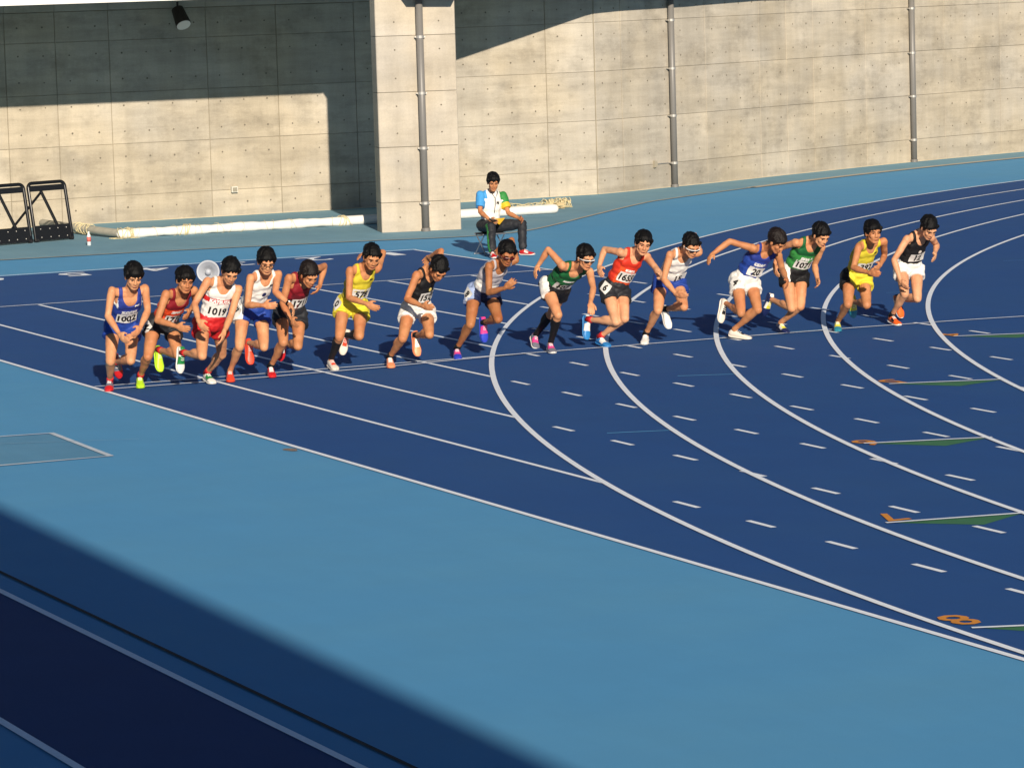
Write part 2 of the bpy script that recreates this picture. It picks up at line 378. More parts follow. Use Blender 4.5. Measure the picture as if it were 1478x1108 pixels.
while s < WD[-1]-2: s += 1.8; joints.append(s)
def panel_box(p0, p1, z0, z1, name, m, parent, out=TH, origin=None, gap=GAP):
    d = nz(p1-p0); nn = V(d[1], -d[0]); a = p0+d*gap/2; b = p1-d*gap/2; c = .006
    gz = gap*.45; z0 += gz/2; z1 -= gz/2; v = []
    for (e, ins) in ((.04, 0), (-out+.006, 0), (-out, c)):      # back, shoulder, bevelled face
        for (q, sg) in ((a, 1), (b, -1)):
            for (z, zg) in ((z0, 1), (z1, -1)):
                w_ = q + d*sg*ins - nn*e; zz = z+zg*ins; v.append(V(w_[0], w_[1], zz)-(V(*origin) if origin is not None else 0))
    f = [(0, 1, 3, 2)]
    for k in (0, 4):
        f += [(k, k+4, k+5, k+1), (k+1, k+5, k+7, k+3), (k+3, k+7, k+6, k+2), (k+2, k+6, k+4, k)]
    f.append((8, 10, 11, 9)); 
    return link(name, mesh_from(name, v, f, m), parent)
plugs = MB()
def plug(mbx, p, nn, z, r=.017, org=(0, 0, 0)):
    t = V(-nn[1], nn[0]); v = []; k = 8
    for rr, o in ((r*1.05, .0015), (r*.75, .004)):
        for i in range(k):
            a = 2*math.pi*i/k; q = p+nn*o + t*rr*math.cos(a); v.append(V(q[0], q[1], z+rr*math.sin(a))-V(*org))
    f = [(i, (i+1) % k, k+(i+1) % k, k+i) for i in range(k)]+[tuple(range(k, 2*k))]; mbx.add(v, f)
for a, b in zip(joints[:-1], joints[1:]):
    p0, p1 = w_at(a), w_at(b); d = nz(p1-p0); nn = V(d[1], -d[0]); ln = b-a
    prf = rng.uniform(-.003, .003)
    for z0, z1 in zip(ZR[:-1], ZR[1:]):
        panel_box(p0, p1, z0, z1, 'panel', M_CONC, wall, TH+prf+rng.uniform(-.0015, .0015), (WL[0], WL[1], 0))
        k = max(1, int(round(ln/.45))); rows = [z0+.22, z1-.22] if z1-z0 > .7 else [z0+.25]
        for z in rows:
            for i in range(k):
                q = p0+d*(ln*(i+.5)/k)+nn*(TH+.004); plug(plugs, q, nn, z+rng.uniform(-.01, .01), .014+rng.uniform(-.002, .003), (WL[0], WL[1], 0))
pl = plugs.obj('form_tie_plug', M_PLUG, wall); pl['kind'] = 'stuff'
# head beam over the recess and a mortar skirting
for name, z0, z1, out, m in (('head_beam', 3.63, 3.80, .09, M_CONC2),):
    for a, b in zip(joints[:-1], joints[1:]):
        panel_box(w_at(a), w_at(b), z0, z1, name, m, wall, out, (WL[0], WL[1], 0), .003)
for a, b in zip(joints[:-1], joints[1:]):
    panel_box(w_at(a), w_at(b), -.02, .014, 'skirting', mat('skirting_mortar', '#b9ae93', .9, .1, 3), wall, TH+.012, (WL[0], WL[1], 0), .001)

# column
colm = empty('concrete_column', (11.4, 17.9, 0)); tag(colm, 'broad pale concrete column with a grey drainpipe down its front', 'column')
A0 = V(10.78, 17.81); A1 = V(12.03, 17.51); cd_ = nz(A1-A0); cn = V(cd_[1], -cd_[0])      # cn towards the track
DEP = .48; zc = [0, .475, 1.355, 2.225, 3.115, 5.0]  # top lift extended unseen past the deck to complete the column's wall shadow
for z0, z1 in zip(zc[:-1], zc[1:]):
    # one cast lift of the column: box with small bevels
    c0, c1 = A0, A1; g = .006; e = .012; v = []; L_ = np.linalg.norm(c1-c0)
    prof = [(0+e, 0), (L_-e, 0), (L_, e), (L_, DEP), (0, DEP), (0, e)]
    for z, ins in ((z0+g/2, .006), (z0+g/2+.006, 0), (z1-g/2-.006, 0), (z1-g/2, .006)):
        for (u, q) in prof:
            uu = min(max(u, ins), L_-ins); qq = min(max(q, ins), DEP-ins); p = A0+cd_*uu-cn*qq; v.append(V(p[0]-11.4, p[1]-17.9, z))
    f = [tuple(reversed(range(6))), tuple(range(18, 24))]
    for j in range(3):
        for i in range(6): f.append((j*6+i, j*6+(i+1) % 6, (j+1)*6+(i+1) % 6, (j+1)*6+i))
    link('cast_block', mesh_from('cast_block', v, f, M_CONC2), colm)
mb = MB(); 
for u, q0 in ((.02, 0),):
    p0 = A0+cd_*.02-cn*.02; p1 = A1-cd_*.02-cn*.02
    v = [V(*(A0+cd_*a-cn*b), z)-V(11.4, 17.9, 0) for z in (0, 4.9) for a, b in ((.02, .02), (L_-.02, .02), (L_-.02, DEP-.02), (.02, DEP-.02))]
    mb.add(v, [(0, 1, 5, 4), (1, 2, 6, 5), (2, 3, 7, 6), (3, 0, 4, 7)])
mb.obj('core', M_JOINT, colm)
pg = MB()
for z0, z1 in zip(zc[:-1], zc[1:]):
    for u in (.30, 1.02):
        for z in ((z0+.22, z1-.22) if z1-z0 > .6 else (z0+.24,)):
            p = A0+cd_*u+cn*.002; plug(pg, p, cn, z, .013, (11.4, 17.9, 0))
pg.obj('form_tie_plug', M_PLUG, colm)['kind'] = 'stuff'

# drainpipes
def drainpipe(x, y, nn, label, z1=3.7):
    r = .057; e = empty('drainpipe', (x, y, 0)); tag(e, label, 'drainpipe', 'grey drainpipes on the concrete')
    m = MB(); m.cyl((0, 0, 0.0), (0, 0, z1), r, 20); m.obj('pipe', M_PIPE, e, smooth=True)
    t = V(-nn[1], nn[0])
    for z in (.455, 1.33, 2.2, 3.09):
        m = MB(); m.cyl((0, 0, z-.022), (0, 0, z+.022), r+.010, 20)
        for s_ in (-1, 1):
            a = t*s_*(r+.002); m.box((-.5, -.5, -.5), (.5, .5, .5), 0, lambda p: V(*(a + t*p[0]*.05 - nn*(p[1]*.09+.045)), z+p[2]*.02))
        m.obj('clamp', M_CLAMP, e)
    m = MB(); m.cyl((0, 0, 0.001), (0, 0, .06), r+.012, 20); m.obj('socket', M_PIPE, e)
p = A0+cd_*.70+cn*.075; drainpipe(p[0], p[1], cn, 'grey drainpipe running down the front of the concrete column', 3.74)
for (x, y), lab in (((19.41, 24.66), 'grey drainpipe on the curved wall nearer the seated official'), ((26.55, 27.88), 'grey drainpipe on the curved wall farthest to the right')):
    s_ = s_near(x, y); q = w_at(s_); dd = nz(w_at(s_+.1)-w_at(s_-.1)); nn = V(dd[1], -dd[0]); q = q+nn*(TH+.085); drainpipe(q[0], q[1], nn, lab)
# small D-shaped vent with conduit
s_ = s_near(18.9, 24.5); q = w_at(s_); dd = nz(w_at(s_+.1)-w_at(s_-.1)); nn = V(dd[1], -dd[0])
ve = empty('wall_vent', (q[0]+nn[0]*TH, q[1]+nn[1]*TH, .46)); tag(ve, 'small half-round vent low on the curved wall left of a drainpipe', 'vent')
m = MB(); k = 10; pts = [(0, .065)]+[(.085*math.cos(a), .065*math.sin(a)) for a in np.linspace(math.pi/2, -math.pi/2, k)][1:]
v = []
for o in (0.002, .05):
    for u, z in pts: v.append(V(*(dd*u+nn*o), z))
kk = len(pts); m.add(v, [tuple(range(kk, 2*kk))]+[(i, (i+1) % kk, kk+(i+1) % kk, kk+i) for i in range(kk)]); m.obj('cover', mat('vent_grey', '#9a9280', .6), ve)
m = MB(); m.cyl(V(*(dd*.09+nn*.02), .0), V(*(dd*.42+nn*.02), .0), .008, 8); m.obj('conduit', M_CLAMP, ve)
# socket box and spotlight on the recess wall
so = empty('socket_box', (10.5, 23.88-TH, .46)); tag(so, 'small pale socket box low on the recess wall', 'socket box')
m = MB(); m.box((-.055, -.07, -.05), (.055, .005, .05)); m.obj('housing', mat('socket_plastic', '#c9c6bb', .5), so)
m = MB(); m.box((-.04, -.082, -.035), (.04, -.0705, .035)); m.obj('lid', mat('socket_lid', '#8b8677', .5), so)
la = empty('spotlight', (9.50, 23.5, 3.57)); tag(la, 'dark tubular spotlight hanging at the top of the shaded recess wall', 'spotlight')
ax = nz(V(.10, -.75, -.95)); m = MB(); m.cyl(V(0, 0, 0)+ax*-.04, V(0, 0, 0)+ax*.30, .105, 18, 0, .135); m.obj('housing', mat('spot_brown', '#2e2620', .6), la, smooth=False)
m = MB(); m.cyl(ax*.302, ax*.310, .124, 18); m.obj('lens', mat('spot_glass', '#d9d6cf', .25), la)
m = MB(); m.cyl((0, .02, -.02), (0, .27, -.02), .02, 8); m.cyl((0, .02, .0), (0, .02, .16), .02, 8); m.obj('bracket', mat('spot_brown', '#2e2620', .6), la)

# ------------------------------------------------------------------ deck slab above wall and column (casts the wall's shade)
HS = 3.80
edge = [(-30, 19.35), (11.08, 19.35), (11.12, 17.08), (11.80, 16.86), (12.3, 17.9), (13.3, 20.25), (14.0, 20.55), (17.0, 22.35)]
edge += [(CC[0]+r*math.cos(math.radians(a)), CC[1]+r*math.sin(math.radians(a))) for a, r in [(121.6, 51.55), (119, 51.45), (116, 51.35), (113, 51.25)]] + arc(51.2, 110, 80, 14)
back = [(-30, 34), (12, 34)]+arc(62, 120, 80, 24)
deck = empty('upper_deck', (12, 20, HS)); tag(deck, 'upper concrete deck edge with a white face above the shaded recess', 'deck')
n = 120
def rs(pl, n):
    pl = np.array(pl, float); d = np.r_[0, np.cumsum(np.linalg.norm(np.diff(pl, axis=0), axis=1))]
    t = np.unique(np.r_[np.linspace(0, d[-1], n), d])[:]
    return np.c_[np.interp(t, d, pl[:, 0]), np.interp(t, d, pl[:, 1])]
E_ = np.array(edge); B_ = np.array(back)
db = np.r_[0, np.cumsum(np.linalg.norm(np.diff(B_, axis=0), axis=1))]; de = np.r_[0, np.cumsum(np.linalg.norm(np.diff(E_, axis=0), axis=1))]
Bq = np.c_[np.interp(de/de[-1]*db[-1], db, B_[:, 0]), np.interp(de/de[-1]*db[-1], db, B_[:, 1])]
k = len(E_); v = []
for z in (HS, HS+.35):
    v += [V(x-12, y-20, z-HS) for x, y in E_]; v += [V(x-12, y-20, z-HS) for x, y in Bq]
f = []
for i in range(k-1):
    f += [(i, k+i, k+i+1, i+1), (2*k+i, 2*k+i+1, 3*k+i+1, 3*k+i), (i, i+1, 2*k+i+1, 2*k+i), (k+i, 3*k+i, 3*k+i+1, k+i+1)]
link('slab', mesh_from('slab', v, f, M_CONC2), deck)
v = []; f = []      # white face panel on the straight left part
for i, (x, y) in enumerate(E_[:2]): v += [V(x-12, y-20-.03, -.02), V(x-12, y-20-.03, 1.0), V(x-12, y-20+.1, 1.0), V(x-12, y-20-.002, -.02)]
f = [(0, 4, 5, 1), (1, 5, 6, 2), (3, 0, 1, 2), (7, 6, 5, 4), (0, 3, 7, 4)]
link('face_panel', mesh_from('face_panel', v, f, mat('white_face', '#dedcd8', .6, .05, 3)), deck)
v = []; f = []
for i, (x, y) in enumerate(E_[5:]):
    v += [V(x-12, y-20, .35), V(x-12, y-20, 1.3), V(x-12, y-20+.15, 1.3), V(x-12, y-20+.15, .35)]
for i in range(len(E_)-6):
    a = 4*i; f += [(a, a+4, a+5, a+1), (a+1, a+5, a+6, a+2), (a+2, a+6, a+7, a+3)]
link('parapet', mesh_from('parapet', v, f, M_CONC2), deck)

# ------------------------------------------------------------------ stand behind the viewer, whose roof shades the foreground
gs = empty('grandstand', (-16, -60, 0)); tag(gs, 'grandstand with a long roof whose shade covers the runway in the foreground', 'grandstand')
RX = -3.42-9.5/math.tan(SUN_EL)*math.sin(SUN_AZ); YR = -14-9.5/math.tan(SUN_EL)*math.cos(SUN_AZ)+60; m = MB()
m.box((RX-24+16, -70, 9.1), (RX+16, 37, 9.5), 0, lambda p: V(p[0]+.026*(p[1]-YR), p[1], p[2])); m.obj('roof', mat('roof_sheet', '#b9bcc0', .6), gs)
for i in range(9):
    m = MB(); m.box((RX-14+16-.25, -68+i*11, 0), (RX-14+16+.25, -67.5+i*11, 9.1)); m.obj('column', M_CONC2, gs)
for i in range(12):
    m = MB(); m.box((RX-24+16, -70, .002+i*.4), (RX-9+16-i*1.0, 20, .4+i*.4)); m.obj('tier', M_CONC2, gs)
POSES = {
'r01': {'root':[0.029,-0.862,0.0],'face':[-0.109,-0.928,-0.357],'j':{'pel':[0.182,0.02,0.67],'nck':[0.157,-0.319,1.008],'hd':[0.162,-0.446,1.182],'sR':[-0.02,-0.296,1.048],'eR':[-0.107,-0.391,0.805],'wR':[-0.048,-0.557,0.633],'fR':[-0.033,-0.687,0.56],'sL':[0.332,-0.276,1.049],'eL':[0.297,-0.444,0.835],'wL':[0.163,-0.588,0.689],'fL':[0.073,-0.681,0.613],'hR':[0.088,0.036,0.667],'kR':[-0.026,-0.165,0.328],'aR':[0.078,0.153,0.11],'tR':[0.0,0.0,0.03],'hL':[0.27,-0.007,0.639],'kL':[0.158,-0.254,0.331],'aL':[0.131,0.143,0.291],'tL':[0.196,0.238,0.14]},'st':'R'},
'r02': {'root':[0.382,-0.81,0.0],'face':[-0.055,-0.974,-0.22],'j':{'pel':[0.274,0.018,0.637],'nck':[0.353,-0.319,0.969],'hd':[0.353,-0.482,1.109],'sR':[0.184,-0.381,0.982],'eR':[0.081,-0.372,0.721],'wR':[0.212,-0.571,0.664],'fR':[0.285,-0.698,0.631],'sL':[0.523,-0.26,0.988],'eL':[0.613,-0.05,0.835],'wL':[0.476,-0.246,0.782],'fL':[0.402,-0.356,0.711],'hR':[0.179,0.023,0.643],'kR':[0.023,-0.206,0.343],'aR':[0.068,0.138,0.142],'tR':[0.0,0.0,0.03],'hL':[0.365,0.018,0.605],'kL':[0.311,-0.297,0.347],'aL':[0.253,0.098,0.376],'tL':[0.246,0.074,0.186]},'st':'R'},
'r03': {'root':[1.107,-0.934,0.0],'face':[-0.174,-0.832,-0.527],'j':{'pel':[-0.142,-0.426,0.673],'nck':[-0.067,-0.633,1.098],'hd':[-0.052,-0.816,1.209],'sR':[-0.244,-0.672,1.119],'eR':[-0.406,-0.716,0.902],'wR':[-0.441,-0.908,0.754],'fR':[-0.417,-1.02,0.656],'sL':[0.094,-0.632,1.015],'eL':[-0.003,-0.657,0.759],'wL':[-0.137,-0.801,0.613],'fL':[-0.186,-0.84,0.477],'hR':[-0.236,-0.444,0.67],'kR':[-0.349,-0.711,0.38],'aR':[-0.403,-0.314,0.388],'tR':[-0.42,-0.253,0.209],'hL':[-0.048,-0.418,0.652],'kL':[0.049,-0.193,0.323],'aL':[0.018,0.158,0.134],'tL':[0.0,0.0,0.03]},'st':'L'},
'r04': {'root':[1.324,-0.896,0.0],'face':[-0.156,-0.92,-0.361],'j':{'pel':[0.255,-0.027,0.723],'nck':[0.296,-0.295,1.119],'hd':[0.262,-0.461,1.251],'sR':[0.127,-0.357,1.094],'eR':[0.08,-0.365,0.818],'wR':[0.158,-0.597,0.825],'fR':[0.239,-0.724,0.821],'sL':[0.469,-0.245,1.103],'eL':[0.359,-0.436,0.938],'wL':[0.435,-0.635,0.818],'fL':[0.459,-0.751,0.726],'hR':[0.164,-0.0,0.734],'kR':[0.05,-0.166,0.378],'aR':[0.067,0.147,0.13],'tR':[0.0,0.0,0.03],'hL':[0.346,-0.04,0.696],'kL':[0.271,-0.283,0.374],'aL':[0.264,0.117,0.39],'tL':[0.262,0.095,0.194]},'st':'R'},
'r05': {'root':[1.819,-0.789,0.0],'face':[0.131,-0.838,-0.529],'j':{'pel':[0.268,0.102,0.657],'nck':[0.308,-0.176,1.046],'hd':[0.295,-0.388,1.074],'sR':[0.136,-0.233,1.047],'eR':[0.072,-0.184,0.784],'wR':[0.081,-0.379,0.636],'fR':[0.079,-0.514,0.57],'sL':[0.47,-0.106,1.089],'eL':[0.658,0.093,1.118],'wL':[0.554,-0.024,0.929],'fL':[0.466,-0.081,0.822],'hR':[0.173,0.123,0.654],'kR':[0.075,-0.164,0.379],'aR':[0.058,0.15,0.131],'tR':[0.0,0.0,0.03],'hL':[0.356,0.091,0.62],'kL':[0.229,-0.172,0.332],'aL':[0.237,0.227,0.338],'tL':[0.225,0.322,0.174]},'st':'R'},
'r06': {'root':[2.598,-0.584,0.0],'face':[-0.094,-0.903,-0.42],'j':{'pel':[0.216,-0.006,0.675],'nck':[0.27,-0.254,1.083],'hd':[0.279,-0.433,1.201],'sR':[0.093,-0.286,1.068],'eR':[0.063,-0.302,0.786],'wR':[0.164,-0.518,0.731],'fR':[0.245,-0.63,0.672],'sL':[0.44,-0.194,1.059],'eL':[0.584,-0.013,1.207],'wL':[0.474,0.201,1.192],'fL':[0.343,0.143,1.176],'hR':[0.129,0.033,0.688],'kR':[-0.009,-0.187,0.372],'aR':[0.025,0.145,0.15],'tR':[0.0,0.0,0.03],'hL':[0.305,-0.024,0.642],'kL':[0.163,-0.305,0.38],'aL':[0.189,0.093,0.363],'tL':[0.159,0.153,0.185]},'st':'R'},
'r07': {'root':[3.159,-0.764,0.0],'face':[-0.036,-0.667,-0.744],'j':{'pel':[0.338,0.025,0.599],'nck':[0.36,-0.2,1.022],'hd':[0.399,-0.411,1.044],'sR':[0.205,-0.288,0.99],'eR':[0.105,-0.239,0.739],'wR':[0.179,-0.465,0.679],'fR':[0.218,-0.609,0.664],'sL':[0.517,-0.111,1.02],'eL':[0.64,0.064,1.192],'wL':[0.617,0.297,1.123],'fL':[0.617,0.436,1.066],'hR':[0.246,0.053,0.593],'kR':[0.059,-0.198,0.329],'aR':[0.063,0.149,0.13],'tR':[0.0,0.0,0.03],'hL':[0.431,0.013,0.575],'kL':[0.313,-0.317,0.362],'aL':[0.336,0.081,0.33],'tL':[0.333,0.06,0.138]},'st':'R'},
'r08': {'root':[4.063,-0.446,0.0],'face':[-0.142,-0.895,-0.424],'j':{'pel':[0.321,0.017,0.69],'nck':[0.377,-0.312,1.035],'hd':[0.382,-0.501,1.138],'sR':[0.217,-0.403,1.016],'eR':[0.198,-0.417,0.735],'wR':[0.285,-0.639,0.792],'fR':[0.342,-0.752,0.872],'sL':[0.56,-0.319,1.052],'eL':[0.609,-0.136,1.251],'wL':[0.6,0.093,1.168],'fL':[0.612,0.227,1.102],'hR':[0.229,0.038,0.702],'kR':[0.08,-0.177,0.387],'aR':[0.077,0.136,0.138],'tR':[0.0,0.0,0.03],'hL':[0.412,0.009,0.658],'kL':[0.337,-0.331,0.44],'aL':[0.352,0.065,0.381],'tL':[0.367,0.101,0.195]},'st':'R'},
'r09': {'root':[5.115,-0.582,0.0],'face':[0.056,-0.96,-0.276],'j':{'pel':[0.125,0.19,0.685],'nck':[0.206,-0.205,0.943],'hd':[0.232,-0.395,1.041],'sR':[0.031,-0.251,0.958],'eR':[-0.037,-0.046,1.129],'wR':[-0.108,0.089,0.941],'fR':[-0.199,0.016,0.852],'sL':[0.375,-0.192,0.88],'eL':[0.312,-0.401,0.713],'wL':[0.194,-0.573,0.586],'fL':[0.154,-0.675,0.483],'hR':[0.033,0.175,0.71],'kR':[0.021,-0.121,0.428],'aR':[0.069,0.145,0.132],'tR':[0.0,0.0,0.03],'hL':[0.218,0.168,0.671],'kL':[0.224,0.467,0.395],'aL':[0.164,0.767,0.141],'tL':[0.1,0.637,0.015]},'st':'R'},
'r10': {'root':[5.852,-0.404,0.0],'face':[-0.266,-0.941,-0.209],'j':{'pel':[0.175,0.12,0.627],'nck':[0.312,-0.105,1.029],'hd':[0.324,-0.294,1.131],'sR':[0.133,-0.134,1.04],'eR':[0.064,0.131,1.062],'wR':[-0.061,0.016,0.886],'fR':[-0.109,-0.1,0.804],'sL':[0.479,-0.062,0.971],'eL':[0.466,-0.31,0.853],'wL':[0.4,-0.531,0.771],'fL':[0.364,-0.652,0.852],'hR':[0.078,0.108,0.628],'kR':[0.06,-0.12,0.288],'aR':[-0.083,0.253,0.303],'tR':[-0.12,0.247,0.116],'hL':[0.262,0.122,0.585],'kL':[0.141,-0.167,0.322],'aL':[0.011,0.16,0.132],'tL':[0.0,0.0,0.03]},'st':'L'},
'r11': {'root':[6.289,-0.44,0.0],'face':[0.041,-0.891,-0.453],'j':{'pel':[0.336,0.018,0.673],'nck':[0.34,-0.306,1.027],'hd':[0.337,-0.511,1.093],'sR':[0.163,-0.353,1.004],'eR':[0.094,-0.322,0.739],'wR':[0.148,-0.503,0.583],'fR':[0.187,-0.646,0.564],'sL':[0.518,-0.343,1.004],'eL':[0.578,-0.137,1.175],'wL':[0.637,0.091,1.11],'fL':[0.674,0.227,1.059],'hR':[0.245,0.047,0.677],'kR':[0.08,-0.192,0.388],'aR':[0.104,0.118,0.136],'tR':[0.0,0.0,0.03],'hL':[0.427,0.001,0.649],'kL':[0.328,-0.327,0.424],'aL':[0.31,0.07,0.378],'tL':[0.32,0.027,0.193]},'st':'R'},
'r12': {'root':[7.42,-0.691,0.0],'face':[0.389,-0.676,-0.626],'j':{'pel':[0.051,0.106,0.642],'nck':[0.166,-0.162,1.023],'hd':[0.197,-0.365,1.089],'sR':[-0.008,-0.227,1.018],'eR':[-0.226,-0.082,1.101],'wR':[-0.439,-0.09,0.981],'fR':[-0.556,-0.142,0.902],'sL':[0.324,-0.165,0.922],'eL':[0.25,-0.388,0.78],'wL':[0.177,-0.607,0.696],'fL':[0.133,-0.728,0.619],'hR':[-0.045,0.096,0.636],'kR':[-0.139,-0.143,0.316],'aR':[-0.109,0.247,0.398],'tR':[-0.175,0.261,0.218],'hL':[0.141,0.119,0.609],'kL':[0.045,-0.182,0.347],'aL':[-0.099,0.125,0.134],'tL':[0.0,0.0,0.03]},'st':'L'},
'r13': {'root':[8.068,-0.396,0.0],'face':[0.112,-0.877,-0.467],'j':{'pel':[0.133,0.02,0.675],'nck':[0.192,-0.28,1.043],'hd':[0.2,-0.484,1.11],'sR':[0.008,-0.277,1.032],'eR':[-0.066,-0.021,0.962],'wR':[-0.192,-0.136,0.787],'fR':[-0.234,-0.222,0.671],'sL':[0.351,-0.235,0.959],'eL':[0.35,-0.059,0.748],'wL':[0.281,-0.246,0.605],'fL':[0.239,-0.361,0.517],'hR':[0.038,0.015,0.671],'kR':[0.003,-0.145,0.295],'aR':[-0.026,0.246,0.372],'tR':[-0.058,0.354,0.218],'hL':[0.225,0.021,0.646],'kL':[0.095,-0.18,0.313],'aL':[0.032,0.165,0.12],'tL':[0.0,0.0,0.03]},'st':'L'},
'r14': {'root':[8.602,-0.628,0.0],'face':[-0.109,-0.994,-0.007],'j':{'pel':[0.284,0.057,0.6],'nck':[0.299,-0.21,0.999],'hd':[0.248,-0.385,1.113],'sR':[0.131,-0.271,0.962],'eR':[0.002,-0.372,0.741],'wR':[0.057,-0.606,0.696],'fR':[0.088,-0.753,0.689],'sL':[0.482,-0.213,1.001],'eL':[0.591,-0.039,0.818],'wL':[0.437,-0.214,0.743],'fL':[0.331,-0.307,0.689],'hR':[0.187,0.064,0.589],'kR':[0.022,-0.201,0.323],'aR':[0.097,0.136,0.12],'tR':[0.0,0.0,0.03],'hL':[0.373,0.04,0.566],'kL':[0.233,-0.246,0.308],'aL':[0.301,0.148,0.317],'tL':[0.347,0.242,0.159]},'st':'R'},
'r15': {'root':[9.445,-0.5,0.0],'face':[-0.041,-0.821,-0.569],'j':{'pel':[0.229,0.121,0.65],'nck':[0.213,-0.158,1.038],'hd':[0.21,-0.36,1.11],'sR':[0.037,-0.184,0.995],'eR':[-0.107,-0.13,0.762],'wR':[-0.074,-0.208,0.532],'fR':[-0.084,-0.329,0.444],'sL':[0.384,-0.113,0.987],'eL':[0.566,0.059,0.875],'wL':[0.423,-0.127,0.805],'fL':[0.365,-0.241,0.727],'hR':[0.134,0.126,0.643],'kR':[0.008,-0.156,0.374],'aR':[0.021,0.161,0.129],'tR':[0.0,0.0,0.03],'hL':[0.324,0.113,0.636],'kL':[0.203,-0.099,0.306],'aL':[0.2,0.3,0.279],'tL':[0.234,0.314,0.093]},'st':'R'},
'off': {'root':[10.272,12.468,0.0],'face':[-0.265,-0.929,-0.256],'j':{'pel':[0.0,0.0,0.427],'nck':[0.049,-0.007,0.904],'hd':[0.003,-0.151,1.058],'sR':[-0.132,0.01,0.87],'eR':[-0.204,-0.121,0.639],'wR':[-0.15,-0.334,0.53],'fR':[-0.133,-0.48,0.498],'sL':[0.222,0.009,0.842],'eL':[0.245,-0.119,0.599],'wL':[0.317,-0.34,0.524],'fL':[0.345,-0.483,0.489],'hR':[-0.094,0.015,0.424],'kR':[-0.162,-0.389,0.44],'aR':[-0.234,-0.579,0.096],'tR':[-0.286,-0.75,0.03],'hL':[0.092,-0.02,0.408],'kL':[0.365,-0.324,0.448],'aL':[0.273,-0.48,0.091],'tL':[0.358,-0.639,0.028]},'st':'R'},
}
# ------------------------------------------------------------------ people
M_SKIN = []
def skin_mat(i, c):
    m = mat('skin_%d' % i, c, .46, .06, 9, .10, 240, sss=.12, spec=.3, second=tuple(x*.80 for x in lin(c)))
    t = m.node_tree; b = t.nodes['Principled BSDF']; L = t.links.new
    src = b.inputs['Base Color'].links[0].from_socket
    n = t.nodes.new('ShaderNodeTexNoise'); n.inputs['Scale'].default_value = 4.5; n.inputs['Detail'].default_value = 3
    tc = t.nodes.new('ShaderNodeTexCoord'); L(tc.outputs['Object'], n.inputs['Vector'])
    r = t.nodes.new('ShaderNodeMapRange'); r.inputs[1].default_value = .42; r.inputs[2].default_value = .68; r.inputs[4].default_value = .55; L(n.outputs[0], r.inputs[0])
    mx = t.nodes.new('ShaderNodeMix'); mx.data_type = 'RGBA'; mx.blend_type = 'MULTIPLY'; mx.inputs[7].default_value = (1.0, .70, .60, 1)
    L(r.outputs[0], mx.inputs[0]); L(src, mx.inputs[6]); L(mx.outputs[2], b.inputs['Base Color'])
    n2 = t.nodes.new('ShaderNodeTexNoise'); n2.inputs['Scale'].default_value = 12; L(tc.outputs['Object'], n2.inputs['Vector'])
    r2 = t.nodes.new('ShaderNodeMapRange'); r2.inputs[3].default_value = .45; r2.inputs[4].default_value = .68; L(n2.outputs[0], r2.inputs[0]); L(r2.outputs[0], b.inputs['Roughness'])
    return m
for i, c in enumerate(('#c89068', '#b87f57', '#cf9b76', '#a36c45')): M_SKIN.append(skin_mat(i, c))
M_HAIR = [mat('hair_black', '#080707', .55, .3, 60, .4, 260, spec=.2), mat('hair_darkbrown', '#150d0a', .55, .3, 60, .4, 260, spec=.28)]
M_EYE = mat('eye_dark', '#1d1310', .3); M_BROW = mat('brow_hair', '#3a271c', .8); M_LIP = mat('lip', '#8a4a3d', .5)
M_BIB = mat('bib_cloth', '#d3d1cc', .8, .04, 30, .1, 90); M_INK = mat('black_print', '#0c0c0e', .7); M_WHITEP = mat('white_print', '#e0deda', .7)
def cloth(name, col, **k): return mat('cloth_'+name, col, k.pop('rough', .62), .06, 25, .12, 180, spec=.35, **k)
HAND_R = .0084
def add_hand(mb, wpt, fpt, palm_n, thumb_hint, curl=.45, spread=.22, scale=1.0):
    h = nz(fpt-wpt); n = nz(palm_n-h*np.dot(palm_n, h)); s = np.cross(h, n)
    if np.dot(s, thumb_hint) < 0: s = -s
    sc = scale; p0 = wpt
    mb.path([p0-h*.01, p0+h*.03*sc], [.024*sc, .026*sc], 10)
    mb.ell(p0+h*.052*sc+n*.0, (s, n, h), (.041*sc, .0155*sc, .050*sc))
    mb.path([p0+h*.02*sc+s*.018*sc+n*.008, p0+h*.055*sc+s*.030*sc+n*.012], [.017*sc, .013*sc], 8)
    for i, (o, L) in enumerate(((.031, .070), (.011, .079), (-.010, .073), (-.030, .058))):
        b = p0+h*(.088 - (.006 if i in (0, 3) else 0))*sc + s*o*sc
        d = nz(h + s*(o*spread*9)); pts = [b-d*.012]; a = curl*(.55+.18*i)
        for j, fr in enumerate((.42, .32, .26)):
            d = nz(d*math.cos(a)+n*math.sin(a)); pts.append(pts[-1]+d*(L*fr*sc+(.012 if j == 0 else 0))); a = curl*1.0
        mb.path(pts, [HAND_R*sc*1.06, HAND_R*sc, HAND_R*sc*.93, HAND_R*sc*.85], 8)
    b = p0+h*.028*sc+s*.030*sc+n*.006; d1 = nz(h*.72+s*.62+n*.30); d2 = nz(h*.9+s*.18+n*.38)
    mb.path([b, b+d1*.034*sc, b+d1*.034*sc+d2*.034*sc], [.0125*sc, .0108*sc, .0092*sc], 8)

